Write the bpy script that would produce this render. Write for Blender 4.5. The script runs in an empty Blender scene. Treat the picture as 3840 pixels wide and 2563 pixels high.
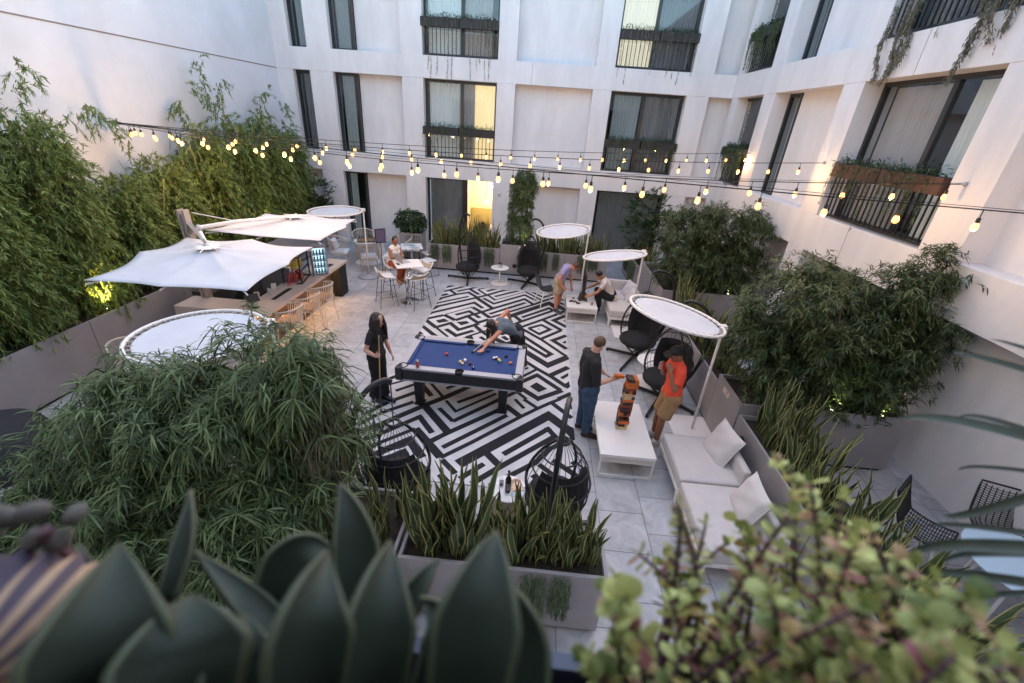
import bpy, math, random
import numpy as np
from mathutils import Vector, Matrix
SC=bpy.context.scene
COL=SC.collection
PI=math.pi
# ------------------------------------------------------------------ materials
def mat(name,col,rough=.6,metal=0,var=0,vs=4,bump=0,bs=60,emit=None,es=0,col2=None,spec=.5,coat=0,island=0,trans=0,alpha=1,stretch=None):
    m=bpy.data.materials.new(name);m.use_nodes=True;nt=m.node_tree;N=nt.nodes;L=nt.links
    b=N['Principled BSDF'];b.inputs['Roughness'].default_value=rough;b.inputs['Metallic'].default_value=metal
    b.inputs['Specular IOR Level'].default_value=spec;b.inputs['Coat Weight'].default_value=coat
    c=(*col,1);b.inputs['Base Color'].default_value=c
    src=None
    tc=N.new('ShaderNodeTexCoord')
    vec=tc.outputs['Object']
    if stretch:
        mp=N.new('ShaderNodeMapping');mp.inputs['Scale'].default_value=stretch;L.new(vec,mp.inputs[0]);vec=mp.outputs[0]
    if var:
        n=N.new('ShaderNodeTexNoise');n.inputs['Scale'].default_value=vs;n.inputs['Detail'].default_value=6;n.inputs['Roughness'].default_value=.65
        L.new(vec,n.inputs['Vector'])
        r=N.new('ShaderNodeValToRGB');r.color_ramp.elements[0].position=.3;r.color_ramp.elements[1].position=.7
        c2=col2 or col
        r.color_ramp.elements[0].color=(*[x*(1-var) for x in col],1);r.color_ramp.elements[1].color=(*[min(1,x*(1+var)) for x in c2],1)
        L.new(n.outputs[0],r.inputs[0]);src=r.outputs[0]
    if island:
        g=N.new('ShaderNodeNewGeometry');r=N.new('ShaderNodeValToRGB')
        r.color_ramp.elements[0].color=c;r.color_ramp.elements[1].color=(*(col2 or col),1)
        L.new(g.outputs['Random Per Island'],r.inputs[0])
        if src is not None:
            mx=N.new('ShaderNodeMix');mx.data_type='RGBA';mx.inputs[0].default_value=.5;L.new(src,mx.inputs[6]);L.new(r.outputs[0],mx.inputs[7]);src=mx.outputs[2]
        else: src=r.outputs[0]
    if src is not None: L.new(src,b.inputs['Base Color'])
    if bump:
        n=N.new('ShaderNodeTexNoise');n.inputs['Scale'].default_value=bs;n.inputs['Detail'].default_value=5;L.new(vec,n.inputs['Vector'])
        bp=N.new('ShaderNodeBump');bp.inputs['Strength'].default_value=bump;bp.inputs['Distance'].default_value=.01
        L.new(n.outputs[0],bp.inputs['Height']);L.new(bp.outputs[0],b.inputs['Normal'])
    if emit is not None:
        b.inputs['Emission Color'].default_value=(*emit,1);b.inputs['Emission Strength'].default_value=es
    out=N['Material Output']
    if trans:
        t=N.new('ShaderNodeBsdfTranslucent');mx=N.new('ShaderNodeMixShader');mx.inputs[0].default_value=trans
        if src is not None: L.new(src,t.inputs[0])
        else: t.inputs[0].default_value=c
        L.new(b.outputs[0],mx.inputs[1]);L.new(t.outputs[0],mx.inputs[2]);L.new(mx.outputs[0],out.inputs[0])
    return m
def glassmat(name,tint=(.8,.85,.88),refl=.18):
    m=bpy.data.materials.new(name);m.use_nodes=True;nt=m.node_tree;N=nt.nodes;L=nt.links;N.remove(N['Principled BSDF'])
    t=N.new('ShaderNodeBsdfTransparent');t.inputs[0].default_value=(*tint,1);g=N.new('ShaderNodeBsdfGlossy');g.inputs['Roughness'].default_value=.03;g.inputs[0].default_value=(.9,.95,1,1)
    f=N.new('ShaderNodeLayerWeight');f.inputs[0].default_value=.5;p_=N.new('ShaderNodeMath');p_.operation='POWER';p_.inputs[1].default_value=3.5;L.new(f.outputs['Facing'],p_.inputs[0]);a=N.new('ShaderNodeMath');a.operation='MULTIPLY_ADD';a.inputs[1].default_value=.55;a.inputs[2].default_value=.035+refl*.2;L.new(p_.outputs[0],a.inputs[0])
    mx=N.new('ShaderNodeMixShader');L.new(a.outputs[0],mx.inputs[0]);L.new(t.outputs[0],mx.inputs[1]);L.new(g.outputs[0],mx.inputs[2]);L.new(mx.outputs[0],N['Material Output'].inputs[0]);return m
# ------------------------------------------------------------------ mesh builder
def rotm(rx=0,ry=0,rz=0): return Matrix.Rotation(rz,3,'Z')@Matrix.Rotation(ry,3,'Y')@Matrix.Rotation(rx,3,'X')
class MB:
    def __init__(s): s.v=[];s.f=[];s.m=[]
    def add(s,v,f,m=0):
        o=len(s.v);s.v+= [tuple(p) for p in v];s.f+=[tuple(i+o for i in q) for q in f];s.m+=[m]*len(f);return s
    def box(s,x0,x1,y0,y1,z0,z1,m=0):
        v=[(x,y,z) for z in (z0,z1) for y in (y0,y1) for x in (x0,x1)]
        return s.add(v,[(0,2,3,1),(4,5,7,6),(0,1,5,4),(2,6,7,3),(0,4,6,2),(1,3,7,5)],m)
    def obox(s,c,d,R=None,m=0):
        v=[]
        for z in (-.5,.5):
            for y in (-.5,.5):
                for x in (-.5,.5):
                    p=Vector((x*d[0],y*d[1],z*d[2]));p=(R@p if R else p)+Vector(c);v.append(tuple(p))
        return s.add(v,[(0,2,3,1),(4,5,7,6),(0,1,5,4),(2,6,7,3),(0,4,6,2),(1,3,7,5)],m)
    def rbox(s,c,d,r,R=None,m=0,n=3,puff=0):
        # rounded (superellipsoid-like) box as a subdivided cube
        K=8;v=[];idx={};f=[]
        def P(x,y,z):
            key=(round(x,4),round(y,4),round(z,4))
            if key in idx: return idx[key]
            h=[q/2 for q in d];p=[x*h[0],y*h[1],z*h[2]]
            inner=[max(-(h[i]-r),min(h[i]-r,p[i])) for i in range(3)]
            dd=Vector([p[i]-inner[i] for i in range(3)])
            if dd.length>1e-9: dd=dd.normalized()*r
            q=Vector(inner)+dd
            if puff:
                k=(1-x*x)*(1-y*y);q.z+=puff*k*(1 if z>0 else -1)*(1 if abs(z)>.2 else 0)
            q=(R@q if R else q)+Vector(c);idx[key]=len(v);v.append(tuple(q));return idx[key]
        g=[-1,-.93,-.8,-.4,0,.4,.8,.93,1]
        for ax in range(3):
            for sg in (-1,1):
                for i in range(K):
                    for j in range(K):
                        q=[]
                        for a,b in ((g[i],g[j]),(g[i+1],g[j]),(g[i+1],g[j+1]),(g[i],g[j+1])):
                            t=[0,0,0];t[ax]=sg;t[(ax+1)%3]=a;t[(ax+2)%3]=b;q.append(P(*t))
                        f.append(tuple(q if sg>0 else q[::-1]))
        return s.add(v,f,m)
    def tube(s,pts,r,n=8,m=0,cap=True,closed=False,sq=None):
        P=[Vector(p) for p in pts];k=len(P)
        R=r if isinstance(r,(list,tuple)) else [r]*k
        T=[]
        for i in range(k):
            a=P[(i-1)%k] if (closed or i>0) else P[i];b=P[(i+1)%k] if (closed or i<k-1) else P[i]
            t=(b-a);T.append(t.normalized() if t.length>1e-9 else Vector((0,0,1)))
        u=T[0].orthogonal().normalized()
        if sq:
            u=Vector(sq)-T[0]*Vector(sq).dot(T[0]);u.normalize()
        v=[];f=[]
        for i in range(k):
            if i>0:
                u=u-T[i]*u.dot(T[i])
                u=u.normalized() if u.length>1e-6 else T[i].orthogonal().normalized()
            w=T[i].cross(u)
            for j in range(n):
                a=2*PI*(j+(.5 if n==4 else 0))/n;v.append(P[i]+(u*math.cos(a)+w*math.sin(a))*R[i])
        for i in range(k if closed else k-1):
            for j in range(n):
                a=i*n+j;b=i*n+(j+1)%n;i2=(i+1)%k;f.append((a,b,i2*n+(j+1)%n,i2*n+j))
        if cap and not closed: f.append(tuple(range(n-1,-1,-1)));f.append(tuple((k-1)*n+j for j in range(n)))
        return s.add(v,f,m)
    def lathe(s,prof,c=(0,0,0),n=24,m=0,R=None,cap=True):
        v=[];f=[];k=len(prof)
        for r,z in prof:
            for j in range(n):
                a=2*PI*j/n;p=Vector((r*math.cos(a),r*math.sin(a),z));p=(R@p if R else p)+Vector(c);v.append(p)
        for i in range(k-1):
            for j in range(n): f.append((i*n+j,i*n+(j+1)%n,(i+1)*n+(j+1)%n,(i+1)*n+j))
        if cap: f.append(tuple(range(n-1,-1,-1)));f.append(tuple((k-1)*n+j for j in range(n)))
        return s.add(v,f,m)
    def ell(s,c,rad,R=None,n=16,k=10,m=0):
        v=[];f=[]
        for i in range(k+1):
            t=PI*i/k
            for j in range(n):
                a=2*PI*j/n;p=Vector((rad[0]*math.sin(t)*math.cos(a),rad[1]*math.sin(t)*math.sin(a),-rad[2]*math.cos(t)));v.append((R@p if R else p)+Vector(c))
        for i in range(k):
            for j in range(n): f.append((i*n+j,i*n+(j+1)%n,(i+1)*n+(j+1)%n,(i+1)*n+j))
        return s.add(v,f,m)
    def cap2(s,a,b,ra,rb,n=12,m=0,flat=False):
        # tapered capsule (closed)
        a=Vector(a);b=Vector(b);d=b-a
        if flat: return s.tube([a,b],[ra,rb],n,m)
        t=d.normalized() if d.length>1e-9 else Vector((0,0,1));pts=[];rr=[]
        for q in (-1,-.92,-.7,-.38,0): pts.append(a+t*ra*q);rr.append(max(.0005,ra*math.sqrt(max(0,1-q*q))))
        for q in (0,.38,.7,.92,1): pts.append(b+t*rb*q);rr.append(max(.0005,rb*math.sqrt(max(0,1-q*q))))
        return s.tube(pts,rr,n,m)
    def build(s,name,mats,parent=None,off=(0,0,0),smooth=False,bev=0,kind=None):
        me=bpy.data.meshes.new(name);o=Vector(off)
        me.from_pydata([tuple(Vector(p)-o) for p in s.v],[],s.f)
        if not isinstance(mats,(list,tuple)): mats=[mats]
        for q in mats: me.materials.append(q)
        if len(mats)>1: me.polygons.foreach_set('material_index',s.m)
        if smooth: me.polygons.foreach_set('use_smooth',[True]*len(me.polygons))
        me.update()
        ob=bpy.data.objects.new(name,me);COL.objects.link(ob)
        if parent: ob.parent=parent
        if bev:
            md=ob.modifiers.new('b','BEVEL');md.width=bev;md.segments=2;md.limit_method='ANGLE'
        if smooth and smooth!='all':
            md=ob.modifiers.new('e','EDGE_SPLIT');md.split_angle=math.radians(40)
        if kind: ob['kind']=kind
        return ob
def thing(name,label,cat,loc=(0,0,0),rz=0,group=None):
    o=bpy.data.objects.new(name,None);COL.objects.link(o);o.location=loc;o.rotation_euler=(0,0,rz);o.empty_display_size=.1
    o['label']=label;o['category']=cat
    if group:o['group']=group
    return o
def tag(o,label,cat,group=None):
    o['label']=label;o['category']=cat
    if group:o['group']=group
    return o
def dup(r0,loc,rz=0,label=None,group=None,sc=None):
    r=r0.copy();COL.objects.link(r);r.location=loc;r.rotation_euler=(0,0,rz)
    if sc: r.scale=sc
    if label:r['label']=label
    if group:r['group']=group
    for ch in list(r0.children):
        c=ch.copy();COL.objects.link(c);c.parent=r
        for g in ch.children:
            d=g.copy();COL.objects.link(d);d.parent=c
    return r
# ------------------------------------------------------------------ palette
M={}
M['stucco']=mat('stucco',(.70,.675,.67),.85,var=.10,vs=1.6,bump=.45,bs=70,stretch=(1,1,.3))
M['stucco2']=mat('stucco_wall',(.66,.665,.69),.85,var=.10,vs=.7,bump=.3,bs=70)
M['joint']=mat('joint',(.25,.2,.17),.9)
M['dkframe']=mat('dark_frame',(.018,.02,.022),.35)
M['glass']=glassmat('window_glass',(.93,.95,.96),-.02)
M['glassd']=glassmat('dark_glass',(.72,.76,.78),.03)
M['curtain']=mat('curtain',(.60,.62,.60),.9,trans=.15,emit=(.7,.74,.72),es=.14)  # emission stands in for daylight that hardly reaches indoors
M['curtaindk']=mat('dark_curtain',(.30,.28,.27),.9,emit=(.6,.56,.55),es=.07)  # faint emission here too, the room behind gets little light
M['curtainlit']=mat('lit_curtain',(.6,.5,.3),.9,emit=(1,.74,.36),es=.8)  # cloth glows by itself in place of a lit room behind
M['curtainpale']=mat('pale_lit_curtain',(.6,.58,.5),.9,emit=(1,.84,.58),es=1.1)  # room light put into the cloth as emission
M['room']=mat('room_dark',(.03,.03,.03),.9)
M['blackm']=mat('black_metal',(.012,.012,.014),.4)
M['planter']=mat('planter_grey',(.29,.27,.275),.55,var=.08,vs=2.5,bump=.04,bs=40)
M['soil']=mat('soil',(.03,.022,.015),.95,var=.5,vs=20,bump=1,bs=40)
M['whitem']=mat('white_metal',(.75,.72,.70),.45,var=.04,vs=5)
M['warmwhite']=mat('warm_white_metal',(.66,.6,.55),.5)
# ------------------------------------------------------------------ world, sun, camera
w=bpy.data.worlds.new('World');SC.world=w;w.use_nodes=True;nt=w.node_tree
bg=nt.nodes['Background'];sky=nt.nodes.new('ShaderNodeTexSky');sky.sky_type='NISHITA';sky.sun_disc=False
sky.sun_elevation=math.radians(14);sky.sun_rotation=math.radians(25);sky.air_density=1.2;sky.dust_density=1.5;sky.ozone_density=2
nt.links.new(sky.outputs[0],bg.inputs[0]);bg.inputs[1].default_value=.86
sl=bpy.data.lights.new('sun','SUN');sl.energy=.62;sl.angle=math.radians(45);sl.color=(1,.88,.84)
so=bpy.data.objects.new('sun',sl);COL.objects.link(so)
_e=math.radians(72);_r=math.radians(25)
so.rotation_euler=Vector((math.sin(_r)*math.cos(_e),math.cos(_r)*math.cos(_e),math.sin(_e))).to_track_quat('Z','Y').to_euler()
cd=bpy.data.cameras.new('camera');cam=bpy.data.objects.new('camera',cd);COL.objects.link(cam);SC.camera=cam
cX=Vector((0.9954566592169556,0.08863400108254227,-0.03478582286963476));cY=Vector((0.07113186784195497,-0.4493999771817814,0.8904941986820177));cZ=Vector((0.06329531576611622,-0.888922760627218,-0.4536629019888594))
# rows: world axes expressed in camera (right,down,forward) coordinates
right=Vector((cX[0],cY[0],cZ[0]));down=Vector((cX[1],cY[1],cZ[1]));fwd=Vector((cX[2],cY[2],cZ[2]))
R=Matrix((right,-down,-fwd)).transposed().to_4x4();R.translation=(0,0,4.5);cam.matrix_world=R
cd.sensor_width=36;cd.lens=1627*36/3840;cd.clip_start=.02;cd.clip_end=500
cd.dof.use_dof=True;cd.dof.focus_distance=6.5;cd.dof.aperture_fstop=2.2
SC.view_settings.view_transform='Standard';SC.view_settings.look='None';SC.view_settings.exposure=0
# ------------------------------------------------------------------ ground + floor
g=MB().box(-120,120,-120,120,-.2,-.06).build('ground',mat('ground_mat',(.2,.19,.18),.9,var=.2,vs=.5),kind='structure')
def tilemat():
    m=bpy.data.materials.new('floor_tile');m.use_nodes=True;nt=m.node_tree;N=nt.nodes;L=nt.links;b=N['Principled BSDF']
    tc=N.new('ShaderNodeTexCoord');mp=N.new('ShaderNodeMapping');mp.inputs['Rotation'].default_value=(0,0,PI/2);mp.inputs['Location'].default_value=(1.12*0+.25,.0+.05,0)
    L.new(tc.outputs['Object'],mp.inputs[0])
    br=N.new('ShaderNodeTexBrick');br.offset=.5;br.inputs['Scale'].default_value=1;br.inputs['Mortar Size'].default_value=.0055;br.inputs['Mortar Smooth'].default_value=.1
    br.inputs['Brick Width'].default_value=.605;br.inputs['Row Height'].default_value=.588;br.inputs['Color1'].default_value=(.53,.53,.545,1);br.inputs['Color2'].default_value=(.45,.45,.465,1);br.inputs['Mortar'].default_value=(.20,.20,.21,1)
    L.new(mp.outputs[0],br.inputs[0])
    n=N.new('ShaderNodeTexNoise');n.inputs['Scale'].default_value=3.2;n.inputs['Detail'].default_value=9;n.inputs['Roughness'].default_value=.72;n.inputs['Distortion'].default_value=.8;L.new(tc.outputs['Object'],n.inputs[0])
    r=N.new('ShaderNodeValToRGB');r.color_ramp.elements[0].position=.32;r.color_ramp.elements[0].color=(.62,.62,.64,1);r.color_ramp.elements[1].position=.66;r.color_ramp.elements[1].color=(1,1,1,1);L.new(n.outputs[0],r.inputs[0])
    mx=N.new('ShaderNodeMix');mx.data_type='RGBA';mx.blend_type='MULTIPLY';mx.inputs[0].default_value=1;L.new(br.outputs[0],mx.inputs[6]);L.new(r.outputs[0],mx.inputs[7])
    L.new(mx.outputs[2],b.inputs['Base Color']);b.inputs['Roughness'].default_value=.55
    bp=N.new('ShaderNodeBump');bp.inputs['Strength'].default_value=.15;bp.inputs['Distance'].default_value=.01;L.new(n.outputs[0],bp.inputs['Height']);L.new(bp.outputs[0],b.inputs['Normal'])
    return m
MB().box(-9,6.3,-1,16.6,-.05,0).build('floor',tilemat(),kind='structure')
# ------------------------------------------------------------------ buildings
def cells(a0,a1,z0,z1,ops):
    A=sorted({a0,a1,*[o[0] for o in ops],*[o[1] for o in ops]});Z=sorted({z0,z1,*[o[2] for o in ops],*[o[3] for o in ops]})
    out=[]
    for i in range(len(A)-1):
        for j in range(len(Z)-1):
            ca,cz=(A[i]+A[i+1])/2,(Z[j]+Z[j+1])/2
            if any(o[0]<ca<o[1] and o[2]<cz<o[3] for o in ops): continue
            out.append((A[i],A[i+1],Z[j],Z[j+1]))
    return out
# T maps facade coords (a along, d depth into the building, z) to world
backT=lambda a,d,z:(a,16.0+d,z)
wingT=lambda a,d,z:(5.7+d,a,z)
def fbox(mb,T,a0,a1,d0,d1,z0,z1,m=0):
    p=T(a0,d0,z0);q=T(a1,d1,z1)
    mb.box(min(p[0],q[0]),max(p[0],q[0]),min(p[1],q[1]),max(p[1],q[1]),z0,z1,m)
def curtain(T,a0,a1,d,z0,z1,mt,par,pl=.09,amp=.018):
    n=max(8,int((a1-a0)/pl*6));v=[];rr=random.Random(int(a0*100+z0*7));ph=rr.random()*6
    for z in (z0,z1):
        for i in range(n+1):
            t=i/n;a=a0+(a1-a0)*t;v.append(T(a,d+amp*math.sin(a/pl*2*PI+ph+.8*math.sin(a*9))*(1.1 if z==z0 else .8)+.008*math.sin(a*50),z))
    f=[(i,i+1,n+2+i,n+1+i) for i in range(n)]
    mb=MB().add(v,f);return mb.build('curtain',mt,par,smooth='all')
def window(T,a0,a1,z0,z1,d,par,mull=None,cur=(),glass='glass',fr=.07,lab=None):
    fb=MB();fbox(fb,T,a0,a1,d,d+.09,z1-fr,z1);fbox(fb,T,a0,a1,d,d+.09,z0,z0+fr*.8)
    fbox(fb,T,a0,a0+fr,d,d+.09,z0+fr*.8,z1-fr);fbox(fb,T,a1-fr,a1,d,d+.09,z0+fr*.8,z1-fr)
    if mull: fbox(fb,T,mull-fr*.7,mull+fr*.7,d+.005,d+.085,z0+fr*.8,z1-fr)
    w=fb.build('window',M['dkframe'],par)
    gb=MB();edges=[a0+fr,*( [mull-fr*.7,mull+fr*.7] if mull else []),a1-fr]
    for i in range(0,len(edges),2): fbox(gb,T,edges[i],edges[i+1],d+.04,d+.046,z0+fr*.8,z1-fr)
    gb.build('pane',M[glass],w)
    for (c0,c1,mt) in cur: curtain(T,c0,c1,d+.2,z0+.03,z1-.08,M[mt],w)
    return w
def railing(T,a0,a1,z0,z1,d,par,n=None):
    mb=MB();fbox(mb,T,a0,a1,d-.02,d+.02,z1-.04,z1);fbox(mb,T,a0,a1,d-.02,d+.02,z0,z0+.04)
    n=n or int((a1-a0)/.125)
    for i in range(n+1):
        a=a0+.03+(a1-a0-.06)*i/n;fbox(mb,T,a-.009,a+.009,d-.012,d+.012,z0+.04,z1-.04)
    return mb.build('railing',M['blackm'],par)
bB=thing('hotel_building','white stucco back facade with recessed panels and black framed windows','building',(0,16.3,0))
bW=thing('hotel_building','white right hand wing with slanting beams and large recessed windows','building',(6,8,0))
def off(root): return root.location
def pB(name,mb,m,root,**k): return mb.build(name,m,root,off=root.location,**k)
LV=[(-.05,2.52),(3.16,5.53),(6.15,8.53)]
# back facade
opsB=[];winB=[]
for k,(z0,z1) in enumerate(LV):
    zz=z0 if k else 0.02
    if k: opsB.append((-8.36,-7.8,zz,z1))
    opsB+= [(-7.04,-6.3,zz,z1),(-4.08,-1.69,zz,z1),(1.96,4.32,zz,z1)]
mb=MB()
for a0,a1,z0,z1 in cells(-9,6.2,-.05,9.2,opsB): fbox(mb,backT,a0,a1,.36,.55,z0,z1)
pB('wall',mb,M['stucco'],bB)
mb=MB()
for z0,z1 in ((2.52,3.16),(5.53,6.15),(8.53,9.2)): fbox(mb,backT,-8.9,5.72,0,.38,z0,z1)
pB('beam',mb,M['stucco'],bB,bev=.006)
for k,(z0,z1) in enumerate(LV):
    for a0,a1 in ((-8.9,-8.36),(-7.8,-7.04),(-4.77,-4.08),(-1.69,-1.1),(1.37,1.96),(4.32,5.0)):
        m_=MB();fbox(m_,backT,a0,a1,.006,.38,z0,z1);pB('pilaster',m_,M['stucco'],bB,bev=.006)
mb=MB();fbox(mb,backT,-.6,-.592,-.004,.01,5.54,6.14);pB('expansion_joint',mb,M['joint'],bB)
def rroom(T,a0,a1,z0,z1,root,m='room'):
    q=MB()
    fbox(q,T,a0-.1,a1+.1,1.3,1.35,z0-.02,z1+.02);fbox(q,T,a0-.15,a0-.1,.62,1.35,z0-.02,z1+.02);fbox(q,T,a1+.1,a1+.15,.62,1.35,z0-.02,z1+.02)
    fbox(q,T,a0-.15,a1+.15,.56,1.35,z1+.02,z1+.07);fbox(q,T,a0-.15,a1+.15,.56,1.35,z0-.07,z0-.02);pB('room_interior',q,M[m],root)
class _W: pass
def windowW(root,*a,**k):
    # build in world coordinates then shift under the root
    global MB
    w=window(*a,par=None,**k);return w
def reparent(o,root):
    o.parent=root;o.location=-root.location
def wnd(root,T,a0,a1,z0,z1,d,**k):
    w=window(T,a0,a1,z0,z1,d,None,**k);reparent(w,root);return w
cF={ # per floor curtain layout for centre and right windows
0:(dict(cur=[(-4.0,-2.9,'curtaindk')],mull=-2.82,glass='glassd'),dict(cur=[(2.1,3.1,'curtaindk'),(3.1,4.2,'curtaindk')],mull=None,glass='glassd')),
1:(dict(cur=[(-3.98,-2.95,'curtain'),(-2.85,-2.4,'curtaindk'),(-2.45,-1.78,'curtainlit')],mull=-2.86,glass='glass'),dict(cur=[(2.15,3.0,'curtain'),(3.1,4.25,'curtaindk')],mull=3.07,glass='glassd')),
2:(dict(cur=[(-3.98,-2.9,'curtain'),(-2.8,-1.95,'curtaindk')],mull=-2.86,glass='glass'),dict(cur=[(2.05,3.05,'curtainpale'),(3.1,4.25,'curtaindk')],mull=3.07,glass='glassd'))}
for k,(z0,z1) in enumerate(LV):
    zz=z0 if k else .02
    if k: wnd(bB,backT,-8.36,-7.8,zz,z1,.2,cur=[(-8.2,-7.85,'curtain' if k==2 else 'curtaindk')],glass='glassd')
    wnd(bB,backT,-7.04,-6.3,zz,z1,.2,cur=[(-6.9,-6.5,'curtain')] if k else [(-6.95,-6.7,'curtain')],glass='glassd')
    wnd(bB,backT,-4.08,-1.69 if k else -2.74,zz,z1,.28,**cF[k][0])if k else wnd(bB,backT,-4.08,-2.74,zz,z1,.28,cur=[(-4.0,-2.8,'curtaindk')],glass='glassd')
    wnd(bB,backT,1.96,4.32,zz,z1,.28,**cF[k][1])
    for a0,a1 in ((-8.5,-6.2),(1.8,4.5)): rroom(backT,a0,a1,zz,z1,bB)
    if k: rroom(backT,-4.2,-1.5,zz,z1,bB)
    if k:
        for a0,a1 in ((-4.06,-1.71),(1.98,4.3)):
            r_=railing(backT,a0,a1,z0+.03,z0+.98,.12,None);reparent(r_,bB)
# corner return pieces
mb=MB();fbox(mb,backT,5.0,5.6,.3,.37,-.05,9.1)
# left wall
lw=MB().box(-9.15,-8.9,-2,16.4,-.05,12).build('courtyard_wall',M['stucco2']);tag(lw,'tall plain white side wall behind the bamboo with one thin horizontal joint','wall')
MB().box(-8.903,-8.893,-2,16.35,5.52,5.545).build('wall_joint',M['joint'],lw)
# wing
opsW=[]
for k,(z0,z1) in enumerate(LV):
    opsW+=[(13.75,15.95,z0,z1),(12.46,13.08,z0,z1),(6.85,9.6,z0,z1)] if k else [(6.95,9.5,.02,2.44)]
mb=MB()
for a0,a1,z0,z1 in cells(-1,16.3,-.05,9.2,opsW): fbox(mb,wingT,a0,a1,.4,.6,z0,z1)
pB('wall',mb,M['stucco'],bW)
mb=MB()
for z0,z1 in ((2.44,3.16),(5.53,6.15),(8.53,9.2)): fbox(mb,wingT,-1,15.99,0,.42,z0,z1)
pB('beam',mb,M['stucco'],bW,bev=.006)
mb=MB()
for y in (8.45,1.9): fbox(mb,wingT,y,y+.006,-.004,.01,2.45,3.15)
fbox(mb,wingT,8.45,8.456,-.004,.01,5.54,6.14);pB('expansion_joint',mb,M['joint'],bW)
for k,(z0,z1) in enumerate(LV):
    for a0,a1 in ((15.5,15.98),(13.08,13.75),(9.6,10.24),(6.2,6.85),(2.6,3.2)):
        if k==0 and a0<9: continue
        m_=MB();fbox(m_,wingT,a0,a1,.006,.42,z0,z1-(.08 if k==0 else 0));pB('pilaster',m_,M['stucco'],bW,bev=.006)
    if k:
        wnd(bW,wingT,13.75,15.95,z0,z1,.3,mull=14.5,cur=[(13.9,15.0,'curtain' if k==1 else 'curtaindk')],glass='glassd')
        wnd(bW,wingT,12.46,13.08,z0,z1,.38,cur=[(12.55,13.0,'curtain')],glass='glassd')
        wnd(bW,wingT,6.85,9.6,z0,z1,.36,mull=8.0,cur=[(8.1,9.5,'curtaindk'),(6.95,7.8,'curtain')],glass='glassd' if k==2 else 'glass')
        for a0,a1 in ((13.7,15.95),(6.87,9.58)):
            r_=railing(wingT,a0,a1,z0+.03,z0+.98,.1,None);reparent(r_,bW)
        rroom(wingT,12.3,15.85,z0,z1,bW);rroom(wingT,6.6,9.8,z0,z1,bW)
    else:
        wnd(bW,wingT,6.95,9.5,.02,2.44,.55,mull=8.2,cur=[(8.3,9.4,'curtaindk')],glass='glassd');rroom(wingT,6.6,9.8,0,2.4,bW)

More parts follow.
